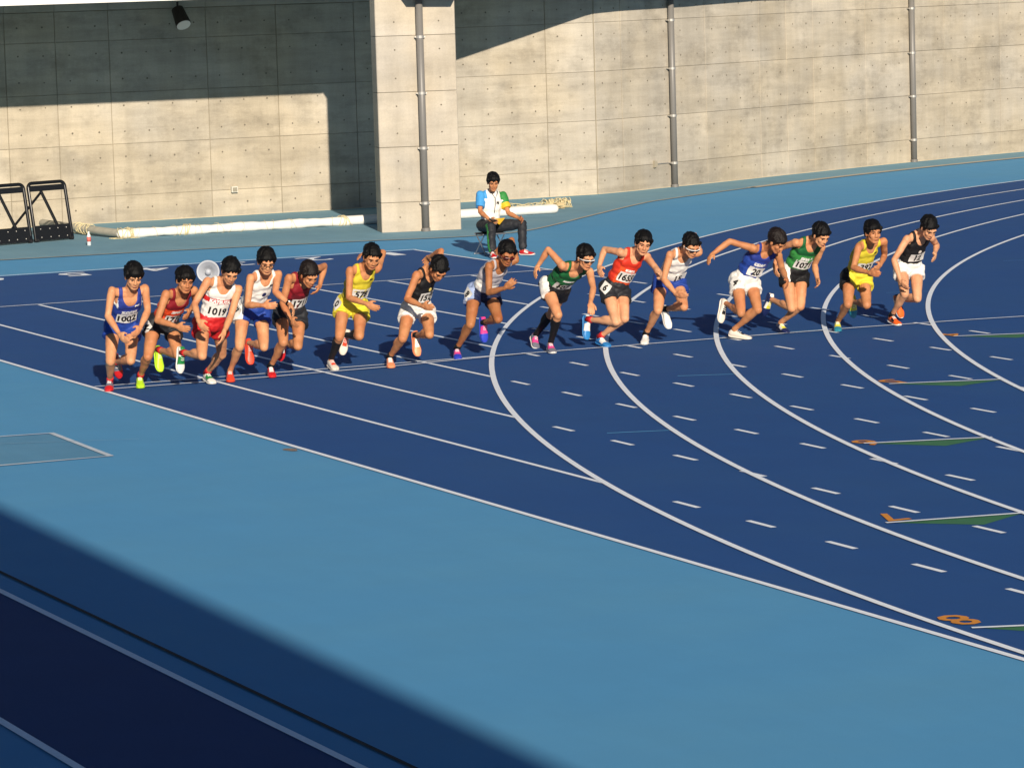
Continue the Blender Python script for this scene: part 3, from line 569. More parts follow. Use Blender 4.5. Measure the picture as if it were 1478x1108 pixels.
class Fig:
    def __init__(F, name, D, spec):
        F.name = name; F.J = {k: V(*v) for k, v in D['j'].items()}; F.root = D['root']; F.sp = spec; J = F.J
        F.up = nz(J['nck']-J['pel']); xl = J['sL']-J['sR']; F.X = nz(xl-F.up*np.dot(xl, F.up)); F.F = np.cross(F.X, F.up)
        hx = J['hL']-J['hR']; F.HX = nz(hx-F.up*np.dot(hx, F.up)); F.HF = np.cross(F.HX, F.up); F.Ls = np.linalg.norm(J['nck']-J['pel'])
        fd = nz(V(*D['face'])+V(0, 0, -.14)); F.hf = fd; upr = nz(J['hd']-J['nck'])*.35+V(0, 0, 1)*.75+F.up*.3; F.hu = nz(upr-fd*np.dot(upr, fd)); F.hx = np.cross(F.hu, fd)*-1
        F.hx = nz(np.cross(fd, F.hu))*-1     # person's left
        if np.dot(F.hx, F.X) < 0: F.hx = -F.hx
        F.st = D['st']
        F.bk = spec.get('back', .022)
        # foot frames
        F.feet = {}
        for q in 'RL':
            a, t, k = J['a'+q], J['t'+q], J['k'+q]; vv = nz(t-a); lat = nz(F.HX-vv*np.dot(F.HX, vv)); up0 = np.cross(vv, lat)
            c, s_ = math.cos(math.radians(20)), math.sin(math.radians(20)); fw = c*vv+s_*up0
            flat = (q == F.st) or spec.get('bothflat')
            if flat: fw = nz(V(fw[0], fw[1], max(-.10, min(fw[2], .02))))
            lat = nz(F.HX-fw*np.dot(F.HX, fw)) if not flat else nz(np.cross(V(0, 0, 1), fw))*(1)
            if np.dot(lat, F.HX) < 0: lat = -lat
            upf = np.cross(fw, lat); 
            org = t - fw*.150 + upf*.0      # under the ankle, sole level about z=toe-.03
            if flat: org = org+V(0, 0, -(t[2]-.0)) + V(0, 0, .006) ; org = V(org[0], org[1], .004+max(0, -fw[2])*.17)
            else: org = org - upf*.028
            # pull between ankle-based and toe-based origin
            org2 = a - upf*.085; org = org if flat else (org*.4+org2*.6)
            F.feet[q] = (org, fw, lat, upf)
            J['a'+q] = a*.35+(org+upf*.088+fw*.0)*.65
    def spine(F, t): # gently rounded back
        return F.J['pel']+F.up*F.Ls*t - F.F*F.bk*math.sin(math.pi*min(1, max(0, t)))
    def torso(F, mb, g=0.0, shoulders=True, loose=0.0, low=True):
        X, U, Fd = F.X, F.up, F.F; ax = (X, Fd, U); b = F.sp.get('build', 1.0)
        hax = (F.HX, F.HF, U)
        if low:
            mb.ell(F.spine(.06), hax, ((.134*b+g+loose), (.098*b+g+loose), .105+g))
        mb.ell(F.spine(.30), ax, (.124*b+g+loose*1.1, .090*b+g+loose*1.1, .125+g))
        mb.ell(F.spine(.56), ax, (.141*b+g+loose*.5, .105*b+g+loose*.4, .150+g))
        mb.ell(F.spine(.78)+Fd*.004, ax, (.143*b+g, .096*b+g, .105+g))
        for s_ in (-1, 1): mb.ell(F.spine(.74)+X*s_*.062+Fd*.060, ax, (.066+g, .027+g, .052+g))
        nb = F.J['nck']-U*.01
        for q in 'RL':
            S_ = F.J['s'+q]; 
            e = nb+(S_-nb)*(.92 if shoulders else .80); mb.path([nb-U*.025-Fd*.005, e-U*.012], [.050+g, .044+g], 12)
            mb.path([nb+U*.035-Fd*.018, nb+(S_-nb)*.62+U*.012-Fd*.01], [.036+g, .030+g], 10)    # trapezius
    def leg(F, mb, q, g=0.0, part='all'):
        J = F.J; h, k, a = J['h'+q], J['k'+q], J['a'+q]; lx = F.HX
        d = nz(k-h); fw = nz(np.cross(lx, -d)); s_ = -1 if q == 'R' else 1
        if part in ('all', 'thigh'):
            mb.path([h-F.HF*.012-lx*s_*.008, h+(k-h)*.35, h+(k-h)*.75, k], [.074+g, .070+g, .057+g, .049+g], 14)
            mb.ell(h+(k-h)*.42+fw*.018, (lx, fw, d), (.058+g, .058+g, .15))
            mb.ell(h+(k-h)*.74+fw*.020-lx*s_*.018, (lx, fw, d), (.028+g, .026+g, .06)); mb.ell(h+(k-h)*.66+fw*.018+lx*s_*.022, (lx, fw, d), (.026+g, .026+g, .08)); mb.ell(h+(k-h)*.30-fw*.020, (lx, fw, d), (.058+g, .053+g, .13))
            mb.ell(h-F.HF*.045+F.up*.01, (F.HX, F.HF, F.up), (.072+g, .072+g, .083+g))
        d2 = nz(a-k); lx2 = nz(lx-d2*np.dot(lx, d2)); fw2 = nz(np.cross(lx2, -d2))
        if part in ('all', 'shin'):
            if part == 'all': mb.ell(k+fw2*.010, (lx2, fw2, d2), (.044, .040, .050)); mb.ell(k+fw2*.036+d2*.004, (lx2, fw2, d2), (.023, .016, .026))
            mb.path([k, k+(a-k)*.5, k+(a-k)*.82, a], [.045+g, .041+g, .030+g, .031+g], 12)
            for sd, ln in ((1, .26), (-1, .30)):
                mb.ell(k+(a-k)*ln-fw2*.024+lx2*sd*.016, (lx2, fw2, d2), (.034+g, .037+g, .10+g))
        return d2, lx2, fw2
    def build(F):
        sp = F.sp; J = F.J; b = MB(); F.torso(b)
        for q in 'RL':
            sgn = -1 if q == 'R' else 1
            F.leg(b, q)
            S_, e, w_ = J['s'+q], J['e'+q], J['w'+q]; f_ = J['f'+q]
            d = nz(e-S_); b.ell(S_+d*.02, (F.X, F.F, F.up), (.044, .047, .050)); b.path([S_, S_+(e-S_)*.45, e], [.043, .039, .033], 12)
            b.ell(S_+(e-S_)*.5+F.F*.008, (nz(np.cross(d, F.F)), F.F, d), (.034, .036, .08))
            b.path([e, e+(w_-e)*.3, w_-(w_-e)*.08], [.034, .037, .0235], 12)
            mid = F.spine(.35); pn = mid-w_; pn = pn + (-F.X*sgn)*.3
            if sp.get('palm', {}).get(q) is not None: pn = V(*sp['palm'][q])
            add_hand(b, w_, f_, pn, F.F*1.0+F.up*.5+V(0, 0, .3), sp.get('curl', {}).get(q, .42), .2, 1.0)
            org, fw, lat, upf = F.feet[q]
            b.path([J['a'+q], org+fw*.015+upf*.052, org+fw*.10+upf*.030], [.030, .026, .018], 10)
        # neck + head
        hc = J['hd']; nb = J['nck']; hf, hu, hx = F.hf, F.hu, F.hx; hs = sp.get('hs', 1.02)
        b.path([nb-F.up*.03-F.F*.01, nb*.45+hc*.55-hf*.022-hu*.03, hc-hf*.02-hu*.03], [.056, .052, .05], 12)
        def H(x, f, u): return hc+(hx*x+hf*f+hu*u)*hs
        ax = (hx, hf, hu); E = lambda x, f, u, r: b.ell(H(x, f, u), ax, tuple(k*hs for k in r))
        E(0, -.008, .028, (.076, .094, .088)); E(0, .018, -.022, (.062, .072, .075)); E(0, .030, -.062, (.045, .054, .050)); E(0, .074, -.090, (.022, .018, .018)); E(0, .046, -.045, (.052, .050, .050))
        for s_ in (-1, 1):
            E(s_*.034, .064, -.020, (.028, .020, .026)); E(s_*.078, -.004, -.008, (.010, .019, .032))
            b.path([H(s_*.012, .086, .032), H(s_*.045, .074, .032)], [.011*hs, .011*hs], 8)
            b.path([H(s_*.046, .028, -.058), H(s_*.018, .070, -.088)], [.020*hs, .018*hs], 8)
        b.path([H(0, .090, .020), H(0, .101, -.012), H(0, .104, -.022)], [.0095*hs, .011*hs, .0125*hs], 8)
        for s_ in (-1, 1): E(s_*.012, .098, -.025, (.010, .010, .008))
        E(0, .086, -.057, (.022, .015, .012))
        remesh_job(b, .0072, 2, (F.name, 'body'))
        # hair
        hr = MB(); R = np.random.RandomState(sp.get('seed', 1)); thick = sp.get('hairt', .013)*.9
        hr.ell(H(0, -.029, .043), ax, ((.079+thick)*hs, (.093+thick)*hs, (.086+thick)*hs), 18, 12)
        hr.ell(H(0, -.046, -.002), ax, (.072*hs, .060*hs, .068*hs))
        rx, rf, ru = .079+thick, .093+thick, .086+thick
        def cap(ph, th, up=0.0):      # point on the scalp, th from the crown, ph round it
            k = 1+up; cr = (.0, -.030, .036)
            n_ = V(math.sin(th)*math.sin(ph), math.sin(th)*math.cos(ph), math.cos(th)); n_ = nz(n_+V(0, -.30*math.exp(-th*1.5), 0))
            return H(n_[0]*rx*k, -.029+n_[1]*rf*k, .043+n_[2]*ru*k)
        for i in range(sp.get('tufts', 74)):
            ph = R.uniform(-math.pi, math.pi); th = R.uniform(.15, 1.35) if abs(ph) > .9 else R.uniform(.1, .75); tw = R.uniform(-.35, .35); dl = R.uniform(.35, .55); u0 = R.uniform(-.03, .02)
            tip = R.uniform(-.01, .07) if R.rand() < .8 else R.uniform(.08, .16)
            hr.path([cap(ph, th, u0), cap(ph+tw*.4, th+dl*.5, u0+.010), cap(ph+tw, th+dl, tip)], [.0085*hs, .0078*hs, .003*hs], 6)
        nf = sp.get('fringe', 13); fl = sp.get('fringe_len', .045)*.80; sw = R.uniform(-.018, .018)
        for i in range(nf):
            x = (i-(nf-1)/2)/(nf-1)*2; j_ = R.uniform(-.006, .006); ln_ = fl*R.uniform(.55, 1.15)
            p0 = H(x*.038, .030, .120-.010*x*x); p1 = H(x*.052+j_+sw*.4, .068-.018*x*x, .104-.016*x*x); p15 = H(x*.060+j_+sw*.8, .086-.026*x*x, .086-.012*x*x); p2 = H(x*.064+j_*2+sw, .0925-.028*x*x, .086-ln_)
            hr.path([p0, p1, p15, p2], [.014*hs, .011*hs, .008*hs, .0035*hs], 7)
        for s_ in (-1, 1):
            hr.path([H(s_*.078, .036, .06), H(s_*.078, .028, .02), H(s_*.077, .022, -.005)], [.020*hs, .013*hs, .006*hs], 8)
            hr.path([H(s_*.074, -.03, .02), H(s_*.066, -.045, -.035)], [.024*hs, .016*hs], 8)
        remesh_job(hr, .0062, 1, (F.name, 'hair'))
        # clothes volumes
        if sp.get('official'): F.official_clothes()
        else:
            t = MB(); F.torso(t, .010, True, sp.get('loose', .010)); remesh_job(t, .009, 3, (F.name, 'singlet'))
            s2 = MB(); g = .012; ln = sp.get('short', .36)
            s2.ell(F.spine(.12), (F.HX, F.HF, F.up), (.134+g, .102+g+.006, .105)); s2.ell(F.spine(.02), (F.HX, F.HF, F.up), (.140+g, .108+g, .10))
            for q in 'RL':
                h, k = J['h'+q], J['k'+q]; h2 = h-F.HF*.012+F.HX*(.006 if q == 'L' else -.006)
                s2.ell(h-F.HF*.045, (F.HX, F.HF, F.up), (.072+g, .075+g, .085+g))
                s2.path([h2+F.up*.03, h2+(k-h)*ln*.5, h2+(k-h)*ln], [.076+g, .079+g, .085+g], 18, 0, False)
            remesh_job(s2, .008, 2, (F.name, 'shorts'))
        for q in 'RL':
            if sp.get('sock', {}).get(q) == 'knee':
                kk = MB(); d2, lx2, fw2 = F.leg(kk, q, .0035, 'shin'); remesh_job(kk, .007, 2, (F.name, 'sock'+q))
    def official_clothes(F):
        J = F.J; t = MB(); F.torso(t, .014, True, .012)
        for q in 'RL':
            S_, e = J['s'+q], J['e'+q]; t.path([S_-(e-S_)*.02, S_+(e-S_)*.35, S_+(e-S_)*.72], [.068, .068, .068], 14, 0, False); t.ell(S_, (F.X, F.F, F.up), (.068, .068, .068))
        t.path([J['nck']-F.up*.02, J['nck']+F.up*.045], [.068, .062], 14, 0, False)
        remesh_job(t, .009, 3, (F.name, 'shirt'))
        p = MB(); p.ell(F.spine(.06), (F.HX, F.HF, F.up), (.160, .120, .125)); p.ell(F.spine(.0)-F.HF*.02, (F.HX, F.HF, F.up), (.165, .135, .11))
        for q in 'RL':
            h, k, a = J['h'+q], J['k'+q], J['a'+q]
            p.path([h, h+(k-h)*.5, k], [.100, .088, .072], 14); p.path([k, k+(a-k)*.3, k+(a-k)*.93], [.072, .066, .060], 14)
            p.ell(h-F.HF*.03, (F.HX, F.HF, F.up), (.10, .10, .10))
        remesh_job(p, .009, 3, (F.name, 'trousers'))

def cut_mesh(me, keep, name, mats, idxf=None, wrinkle=0, seed=0, parent=None, solid=0, wf=None):
    v, nn, f = mesh_arrays(me); kp = keep(v); wv = wf(v) if wf else np.ones(len(v))
    if wrinkle:
        o = Vector((seed*3.1, seed*1.7, 0))
        for i in range(len(v)):
            if kp[i]:
                p = Vector(v[i]); a = noise.noise(Vector((p.x*8+p.z*5, p.y*8, p.z*15-p.x*6))+o)+.55*(1-2*abs(noise.noise(Vector((p.x*14+p.z*8, p.y*14, p.z*20-p.x*9))+o)))-.3
                v[i] += nn[i]*a*wrinkle*wv[i]
    ff = [q for q in f if all(kp[a] for a in q)]
    used = np.zeros(len(v), bool); 
    for q in ff: used[list(q)] = True
    mp = np.cumsum(used)-1; nv = v[used]; ff = [tuple(mp[a] for a in q) for q in ff]
    from collections import Counter, defaultdict
    ec = Counter()
    for q in ff:
        for a, b in zip(q, q[1:]+q[:1]): ec[(a, b)] += 1
    nbm = defaultdict(list)
    for a, b in ec:
        if (b, a) not in ec: nbm[a].append(b); nbm[b].append(a)
    if nbm:
        ks = [k_ for k_ in nbm if len(nbm[k_]) == 2]; ia = np.array(ks, int); n1 = np.array([nbm[k_][0] for k_ in ks]); n2 = np.array([nbm[k_][1] for k_ in ks])
        for _ in range(10):
            if len(ia): nv[ia] = nv[ia]*.34+(nv[n1]+nv[n2])*.33
    if solid:    # fold the rim inward so the cloth has an edge
        nu = nn[used]; bd = [(a, b) for (a, b) in ec if (b, a) not in ec]; extra = {}; nv = list(nv); 
        for a, b in bd:
            for c in (a, b):
                if c not in extra: extra[c] = len(nv); nv.append(nv[c]-nu[c]*solid)
        ff += [(b, a, extra[a], extra[b]) for a, b in bd]; nv = np.array(nv)
    idx = None
    if idxf is not None:
        fc = np.array([nv[list(q)].mean(0) for q in ff]); idx = idxf(fc)
    m2 = mesh_from(name, nv, ff, mats, idx, True); return link(name, m2, parent)

def bvh_of(o):
    me = o.data; return BVHTree.FromPolygons([v.co.copy() for v in me.vertices], [tuple(p.vertices) for p in me.polygons])
def project_patch(bv, org, X, U, Fd, w_, h_, nx, ny, off, smooth=3, dep=.05):
    """grid laid on a surface: rays run along -Fd"""
    g = np.full((ny, nx), np.nan)
    for j in range(ny):
        for i in range(nx):
            p = org+X*(i/(nx-1)-.5)*w_+U*(j/(ny-1)-.5)*h_+Fd*.5; r = bv.ray_cast(Vector(p), Vector(-Fd), 1.0)
            if r[0] is not None: g[j, i] = .5-r[3]
    if np.isnan(g).all(): g[:] = 0.1
    md = np.nanmax(g); g = np.where(np.isnan(g), md-dep, g); g = np.maximum(g, md-dep)
    for _ in range(smooth):
        q = np.pad(g, 1, mode='edge'); av = (q[:-2, 1:-1]+q[2:, 1:-1]+q[1:-1, :-2]+q[1:-1, 2:])/4; g = np.maximum(g-.002, av*.7+g*.3)
    v = []; 
    for j in range(ny):
        for i in range(nx): v.append(org+X*(i/(nx-1)-.5)*w_+U*(j/(ny-1)-.5)*h_+Fd*(g[j, i]+off))
    f = [(j*nx+i, j*nx+i+1, (j+1)*nx+i+1, (j+1)*nx+i) for j in range(ny-1) for i in range(nx-1)]
    def at(x, y):
        a = min(max((x/w_+.5)*(nx-1), 0), nx-1.001); b = min(max((y/h_+.5)*(ny-1), 0), ny-1.001); i, j = int(a), int(b); a -= i; b -= j
        return (g[j, i]*(1-a)+g[j, i+1]*a)*(1-b)+(g[j+1, i]*(1-a)+g[j+1, i+1]*a)*b
    return v, f, at
def put_bib(F, target, org, X, U, Fd, w_, h_, txt, tsize, name='bib', m=None, parent=None, tm=None, ins=1.0, off=.006, tscale=1.0, backing=True):
    v, f, at = project_patch(bvh_of(target), org, X, U, Fd, w_, h_, 9, 7, off)
    o = None
    if backing:
        n = len(v); v2 = v+[p-Fd*.002 for p in v]; f2 = [tuple(q) for q in f]+[tuple(a+n for a in reversed(q)) for q in f]
        o = link(name, mesh_from(name, v2, f2, m or M_BIB, None, True), parent)
    if txt:
        tv, tf = text_mesh(txt, tsize, .004)
        if len(tv):
            wv = max(1e-3, tv[:, 0].max()-tv[:, 0].min()); sc = min(1.0, w_*.93/wv)
            vv = [org+X*p[0]*sc+U*p[1]*tscale+Fd*(at(p[0]*sc, p[1]*tscale)+off+.0035) for p in tv]
            link('number' if txt.replace('-', '').isdigit() else 'lettering', mesh_from('print', vv, tf, tm or M_INK), o if o is not None else parent)
    return o
def shoe(F, q, up_m, sole_m, acc_m, lace_m, parent, label=None):
    org, fw, lat, upf = F.feet[q]
    st = [(-.066, .020, .030, .058), (-.060, .029, .008, .078), (-.035, .034, .0, .092), (0, .035, .0, .092), (.035, .036, 0, .082), (.075, .039, 0, .064), (.115, .044, 0, .053), (.150, .044, 0, .046), (.180, .037, .003, .038), (.200, .025, .008, .030), (.208, .010, .012, .024)]
    def shell(z0f, z1f, grow, name, m, cap=True):
        v = []; n = 14; 
        for (x, hw, lo, top) in st:
            z0, z1 = z0f(lo, top), z1f(lo, top); cz = (z0+z1)/2; hz = max(.004, (z1-z0)/2)
            for i in range(n):
                t = 2*math.pi*i/n; cx = math.copysign(abs(math.cos(t))**.7, math.cos(t)); sz = math.copysign(abs(math.sin(t))**.75, math.sin(t))
                taper = 1-.28*max(0, sz)*(1 if z1 > .05 else 0)
                v.append(org+fw*x+lat*((hw+grow)*cx*taper)+upf*(cz+hz*sz))
        k = len(st); f = [(j*n+i, j*n+(i+1) % n, (j+1)*n+(i+1) % n, (j+1)*n+i) for j in range(k-1) for i in range(n)]
        f += [tuple(reversed(range(n))), tuple((k-1)*n+i for i in range(n))]; return v, f
    v, f = shell(lambda lo, t: lo+.010, lambda lo, t: t, 0, 'shoe', up_m)
    idx = []
    n = 14
    for j in range(len(st)-1):
        for i in range(n):
            mi = 0
            if 3 <= j <= 5 and i in (2, 3, 4): mi = 2         # tongue and laces
            elif j in (4, 5) and i in (0, 1, 5, 6): mi = 1      # side stripe
            elif j == 0 or j == 1 and i in (1, 2, 3, 4, 5): mi = 1
            idx.append(mi)
    idx += [0, 0]
    s_ = link('shoe', mesh_from('shoe', v, f, [up_m, acc_m, lace_m], idx, True), parent)
    if label: s_['label'] = label
    v, f = shell(lambda lo, t: lo, lambda lo, t: lo+.020, .0035, 'sole', sole_m); link('sole', mesh_from('sole', v, f, sole_m, None, True), s_)
    # laces as three proud bars
    m = MB()
    for x, z in ((.030, .080), (.050, .073), (.070, .067)):
        m.path([org+fw*x+lat*.016+upf*z, org+fw*(x+.004)+upf*(z+.006), org+fw*x-lat*.016+upf*z], .0035, 5)
    m.obj('lace', M_WHITEP if acc_m is not M_WHITEP else lace_m, s_)
    return s_
def short_sock(F, q, m, parent, ln=.05):
    a, k = F.J['a'+q], F.J['k'+q]; d = nz(k-a); b = MB(); b.path([a-d*.03, a+d*ln*.5, a+d*ln], [.038, .0355, .0350], 14, 0, False); b.obj('sock', m, parent, smooth=True)
def head_bits(F, parent):
    sp = F.sp; hs = sp.get('hs', 1.02); hc, hf, hu, hx = F.J['hd'], F.hf, F.hu, F.hx
    def H(x, f, u): return hc+(hx*x+hf*f+hu*u)*hs
    if not sp.get('shades'):
        for s_ in (-1, 1):
            m = MB(); m.ell(H(s_*.032, .0865, .010), (hx, hf, hu), (.0120*hs, .005, .0036*hs), 10, 6); m.obj('eye', M_EYE, parent, smooth=True)
    for s_ in (-1, 1):
        m = MB(); m.path([H(s_*.014, .0965, .031), H(s_*.032, .0945, .036), H(s_*.050, .084, .031)], [.0026, .0034, .002], 6); m.obj('eyebrow', M_BROW, parent)
    m = MB(); m.path([H(-.019, .0945, -.060), H(0, .1030, -.0565), H(.019, .0945, -.060)], [.003, .0042, .003], 6); m.obj('mouth', M_LIP, parent)
    gk = sp.get('glasses')
    if gk:
        fm = mat('frame_'+gk, {'black': '#111114', 'white': '#e2e0dc', 'red': '#5e1410'}[gk], .3); lm = mat('lens_dark_'+gk, '#180f10' if gk != 'red' else '#3a0c0a', .08, spec=.8)
        clear = sp.get('clear'); g = link('glasses', MB().mesh('glasses', fm), parent); m = MB()
        if clear:
            for s_ in (-1, 1):
                ring = [H(s_*.034+.021*math.cos(t), .106-.010*abs(math.cos(t)) if False else .106, .006+.015*math.sin(t)) for t in np.linspace(0, 2*math.pi, 13)]
                m.path(ring, .0026, 6, 0, False)
            m.path([H(-.012, .110, .010), H(.012, .110, .010)], .0026, 6)
        else:
            m.path([H(-.068, .075, .014), H(-.045, .103, .022), H(0, .114, .022), H(.045, .103, .022), H(.068, .075, .014)], [.0045, .0048, .0042, .0048, .0045], 8)
        for s_ in (-1, 1): m.path([H(s_*.058, .098, .012) if clear else H(s_*.066, .078, .014), H(s_*.084, .02, .006), H(s_*.085, -.010, .0)], [.003, .003, .003] if clear else [.0045, .004, .0035], 6)
        g.data = m.mesh('glasses', fm)
        if not clear:
            l = MB()
            for s_ in (-1, 1): l.ell(H(s_*.034, .098, .006), (nz(hx+hf*-.35*s_), nz(hf+hx*.35*s_), hu), (.030*hs, .010, .0155*hs), 12, 8)
            l.obj('lens', lm, g, smooth=True)

def finish(F, meshes):
    sp = F.sp; e = empty('person', F.root); tag(e, sp['label'], sp.get('cat', 'runner'), sp.get('group', 'runners breaking from the start line'))
    sk = M_SKIN[sp.get('skin', 0)]; bm = meshes[(F.name, 'body')]; bm.materials.clear(); bm.materials.append(sk); bm.name = 'body'
    
    v, nn, f = mesh_arrays(bm); o = Vector((sp.get('seed', 1)*4.7, 3, 0)); fade = np.clip((np.linalg.norm(v-F.J['hd'], axis=1)-.13)/.05, 0, 1)
    for q in 'RL': fade = fade*np.clip((np.linalg.norm(v-F.J['f'+q], axis=1)-.14)/.05, 0, 1)
    a = np.array([noise.noise(Vector(p)*15+o) for p in v]); v = v+nn*(a*fade)[:, None]*.0038; bm.vertices.foreach_set('co', v.ravel()); bm.update()
    bm.polygons.foreach_set('use_smooth', np.ones(len(bm.polygons), dtype=bool)); body = link('body', bm, e)
    hm = meshes[(F.name, 'hair')]; hm.materials.clear(); hm.materials.append(M_HAIR[sp.get('hairc', 0)])
    v, nn, f = mesh_arrays(hm); o = Vector((sp.get('seed', 1)*2.3, 0, 0))
    a = np.array([noise.noise(Vector(p)*38+o)+.5*noise.noise(Vector(p)*90+o) for p in v]); v = v+nn*a[:, None]*.0018
    hm.vertices.foreach_set('co', v.ravel()); hm.polygons.foreach_set('use_smooth', np.ones(len(hm.polygons), dtype=bool)); hm.update(); link('hair', hm, e)
    head_bits(F, e)
    pel, U, X, Fd = F.J['pel'], F.up, F.X, F.F
    def loc(v):
        d = v-pel; t = d@U/F.Ls; return t, (v-pel)@X, (v-pel)@Fd + F.bk*np.sin(math.pi*np.clip(t, 0, 1))
    if not sp.get('official'):
        ah = sp.get('arm', .134)
        def keep(v):
            t, u, w_ = loc(v); au = np.abs(u); lim = np.where(t < .64, 9, np.where(t < .80, ah+.05*(.80-t)/.16, ah-(t-.8)*.06))
            neck = np.where(w_ > -.01, .078*np.sqrt(np.clip((t-.80+.02*(w_ > .05))/.17, 0, 1)), .075*np.sqrt(np.clip((t-.97)/.08, 0, 1)))
            return (t > .19) & (t < 1.16) & (au < lim) & (au > np.where(t > .79, neck, -1))
        sc = sp['singlet']; 
        def idxf(c):
            t, u, w_ = loc(c); return sc['f'](t, u, w_) if sc.get('f') else np.zeros(len(c), int)
        tp = cut_mesh(meshes[(F.name, 'singlet')], keep, 'singlet', sc['m'], idxf, .012, sp.get('seed', 1), e, .010, lambda v: np.clip((.70-loc(v)[0])*5, .12, 1))
        sh = sp['shorts']; pg, HU = F.J['pel'], U
        hlim = []
        def keep2(v):
            t = (v-pel)@U/F.Ls; return t < .27
        def idx2(c):
            u = (c-pel)@F.HX; w_ = (c-pel)@F.HF; z = (c-pel)@U
            return sh['f'](u, w_, z) if sh.get('f') else np.zeros(len(c), int)
        so = cut_mesh(meshes[(F.name, 'shorts')], keep2, 'shorts', sh['m'], idx2, .0085, sp.get('seed', 1)+9, e, .012)
        if sp.get('bib'):
            bx, bt, bw, bh = sp.get('bibpos', (0, .42, .235, .125))
            put_bib(F, tp, F.spine(bt)+X*bx, X, U, Fd, bw, bh, sp['bib'], sp.get('bibsize', .105), 'bib', None, e)
        if sp.get('chest'):
            txt, cm, t_, sz = sp['chest'][:4]; x_ = sp['chest'][4] if len(sp['chest']) > 4 else 0
            put_bib(F, tp, F.spine(t_)+X*x_, X, U, Fd, .26, .08, txt, sz, 'lettering', None, tp, cm, backing=False, off=.003)
        if sp.get('logo'):
            put_bib(F, tp, F.spine(.80)+X*.065, X, U, Fd, .05, .03, '~', .09, 'logo', None, tp, sp['logo'], backing=False, off=.004)
        if sp.get('hip') is not None:
            sgn = -1; d = nz(-F.HX*.9+F.HF*.45); xx = nz(np.cross(U, d))*-1; 
            if np.dot(xx, F.HF) > 0 and False: xx = -xx
            xx = nz(np.cross(U, d)); 
            put_bib(F, so, pel+U*.02-F.HX*.02, xx, U, d, .11, .11, sp['hip'], .095, 'hip_number', None, e)
        if sp.get('badge'):
            cm, t_, r = sp['badge']; m = MB(); p = F.spine(t_)+Fd*.5; rr = bvh_of(tp).ray_cast(Vector(p), Vector(-Fd), 1.0)
            if rr[0] is not None: m.ell(V(*rr[0])+Fd*.002, (X, Fd, U), (r, .004, r), 14, 8); m.obj('badge', cm, tp)
    else:
        def idxf(c):
            t, u, w_ = loc(c); o = np.zeros(len(c), int)
            dR = np.linalg.norm(c-F.J['sR'], axis=1); 
            
            for q, sg, k1 in (('R', -1, 1), ('L', 1, 2)):
                S_, E_ = F.J['s'+q], F.J['e'+q]; dd = nz(E_-S_); tt = np.clip((c-S_)@dd, 0, .3); ds = np.linalg.norm(c-S_-tt[:, None]*dd, axis=1)
                arm = ((t > .80) & (u*sg > .105)) | ((ds < .095) & (u*sg > .150)) | ((ds < .078) & (tt > .10))
                o[arm] = k1
                if q == 'L': o[arm & ((c-S_)@dd > .125)] = 3
            for q, band in (('L', 3),):
                pass
            return o
        tp = cut_mesh(meshes[(F.name, 'shirt')], lambda v: (loc(v)[0] > .02) & (loc(v)[0] < 1.11), 'shirt', sp['shirt'], idxf, .007, 3, e, .010)
        tr = meshes[(F.name, 'trousers')]
        def idx3(c):
            o = np.zeros(len(c), int); k, a = F.J['kR'], F.J['aR']; h = F.J['hR']; d = nz(a-k); s_ = (c-k)@d; r = c-k-np.outer(s_, d)
            o[(s_ > -.03) & (np.linalg.norm(r, axis=1) < .12) & ((r@F.HX) < -.030) & (np.abs(r@nz(np.cross(d, F.HX))) < .035)] = 1
            return o
        so = cut_mesh(tr, lambda v: ((v-pel)@U/F.Ls < .24), 'trousers', sp['trousers'], idx3, .008, 5, e, .012)
        put_bib(F, tp, F.spine(.70)+X*.055, X, U, Fd, .06, .05, 'N', .055, 'logo', None, tp, M_INK, backing=False, off=.004)
    for q in 'RL':
        sk_ = sp.get('sock', {}).get(q); smc = sp.get('sockm', M_INK)
        if sk_ == 'knee':
            d = nz(F.J['kR']-F.J['aR']); k, a = F.J['k'+q], F.J['a'+q]; dd = nz(a-k); L = np.linalg.norm(a-k)
            cut_mesh(meshes[(F.name, 'sock'+q)], lambda v: ((v-k)@dd > sp.get('socktop', .05)), 'knee_sock', smc, None, .001, 2, e, .004)
        elif sk_: short_sock(F, q, smc if not isinstance(sk_, tuple) else sk_[0], e, .045 if sk_ is True else .05)
        s = sp['shoe']; shoe(F, q, s[0], s[1], s[2], s[3], e)
    return e, tp, so
def C(n, h, **k): return cloth(n, h, **k)
WHT = C('white', '#d9d7d2'); BLK = C('black', '#121214'); NAVY = C('navy', '#141d3f'); BLUE = C('blue', '#1d3c8c'); ROY = C('royal', '#243684')
RED = C('red', '#b51d1f'); DRED = C('dark_red', '#7c1420'); ORG = C('orange', '#c8401a'); YEL = C('yellow', '#c2b32f'); YEL2 = C('bright_yellow', '#cfc035')
GRN = C('green', '#14592f'); GRY = C('charcoal', '#212328'); SKY = C('sky_blue', '#3f8ec9'); GRN2 = C('leaf_green', '#2f7d3a'); GOLD = C('gold', '#e0b02a')
def P_(n, h, r=.45): return mat('shoe_'+n, h, r, .04, 60, spec=.5)
sRED = P_('red', '#c41f24'); sGR = P_('grey', '#6d6f7d'); sNEON = P_('neon', '#b4e02a'); sWH = P_('white', '#dcdad4'); sGRN = P_('green', '#1f7a3c'); sOR = P_('orange_red', '#e04428')
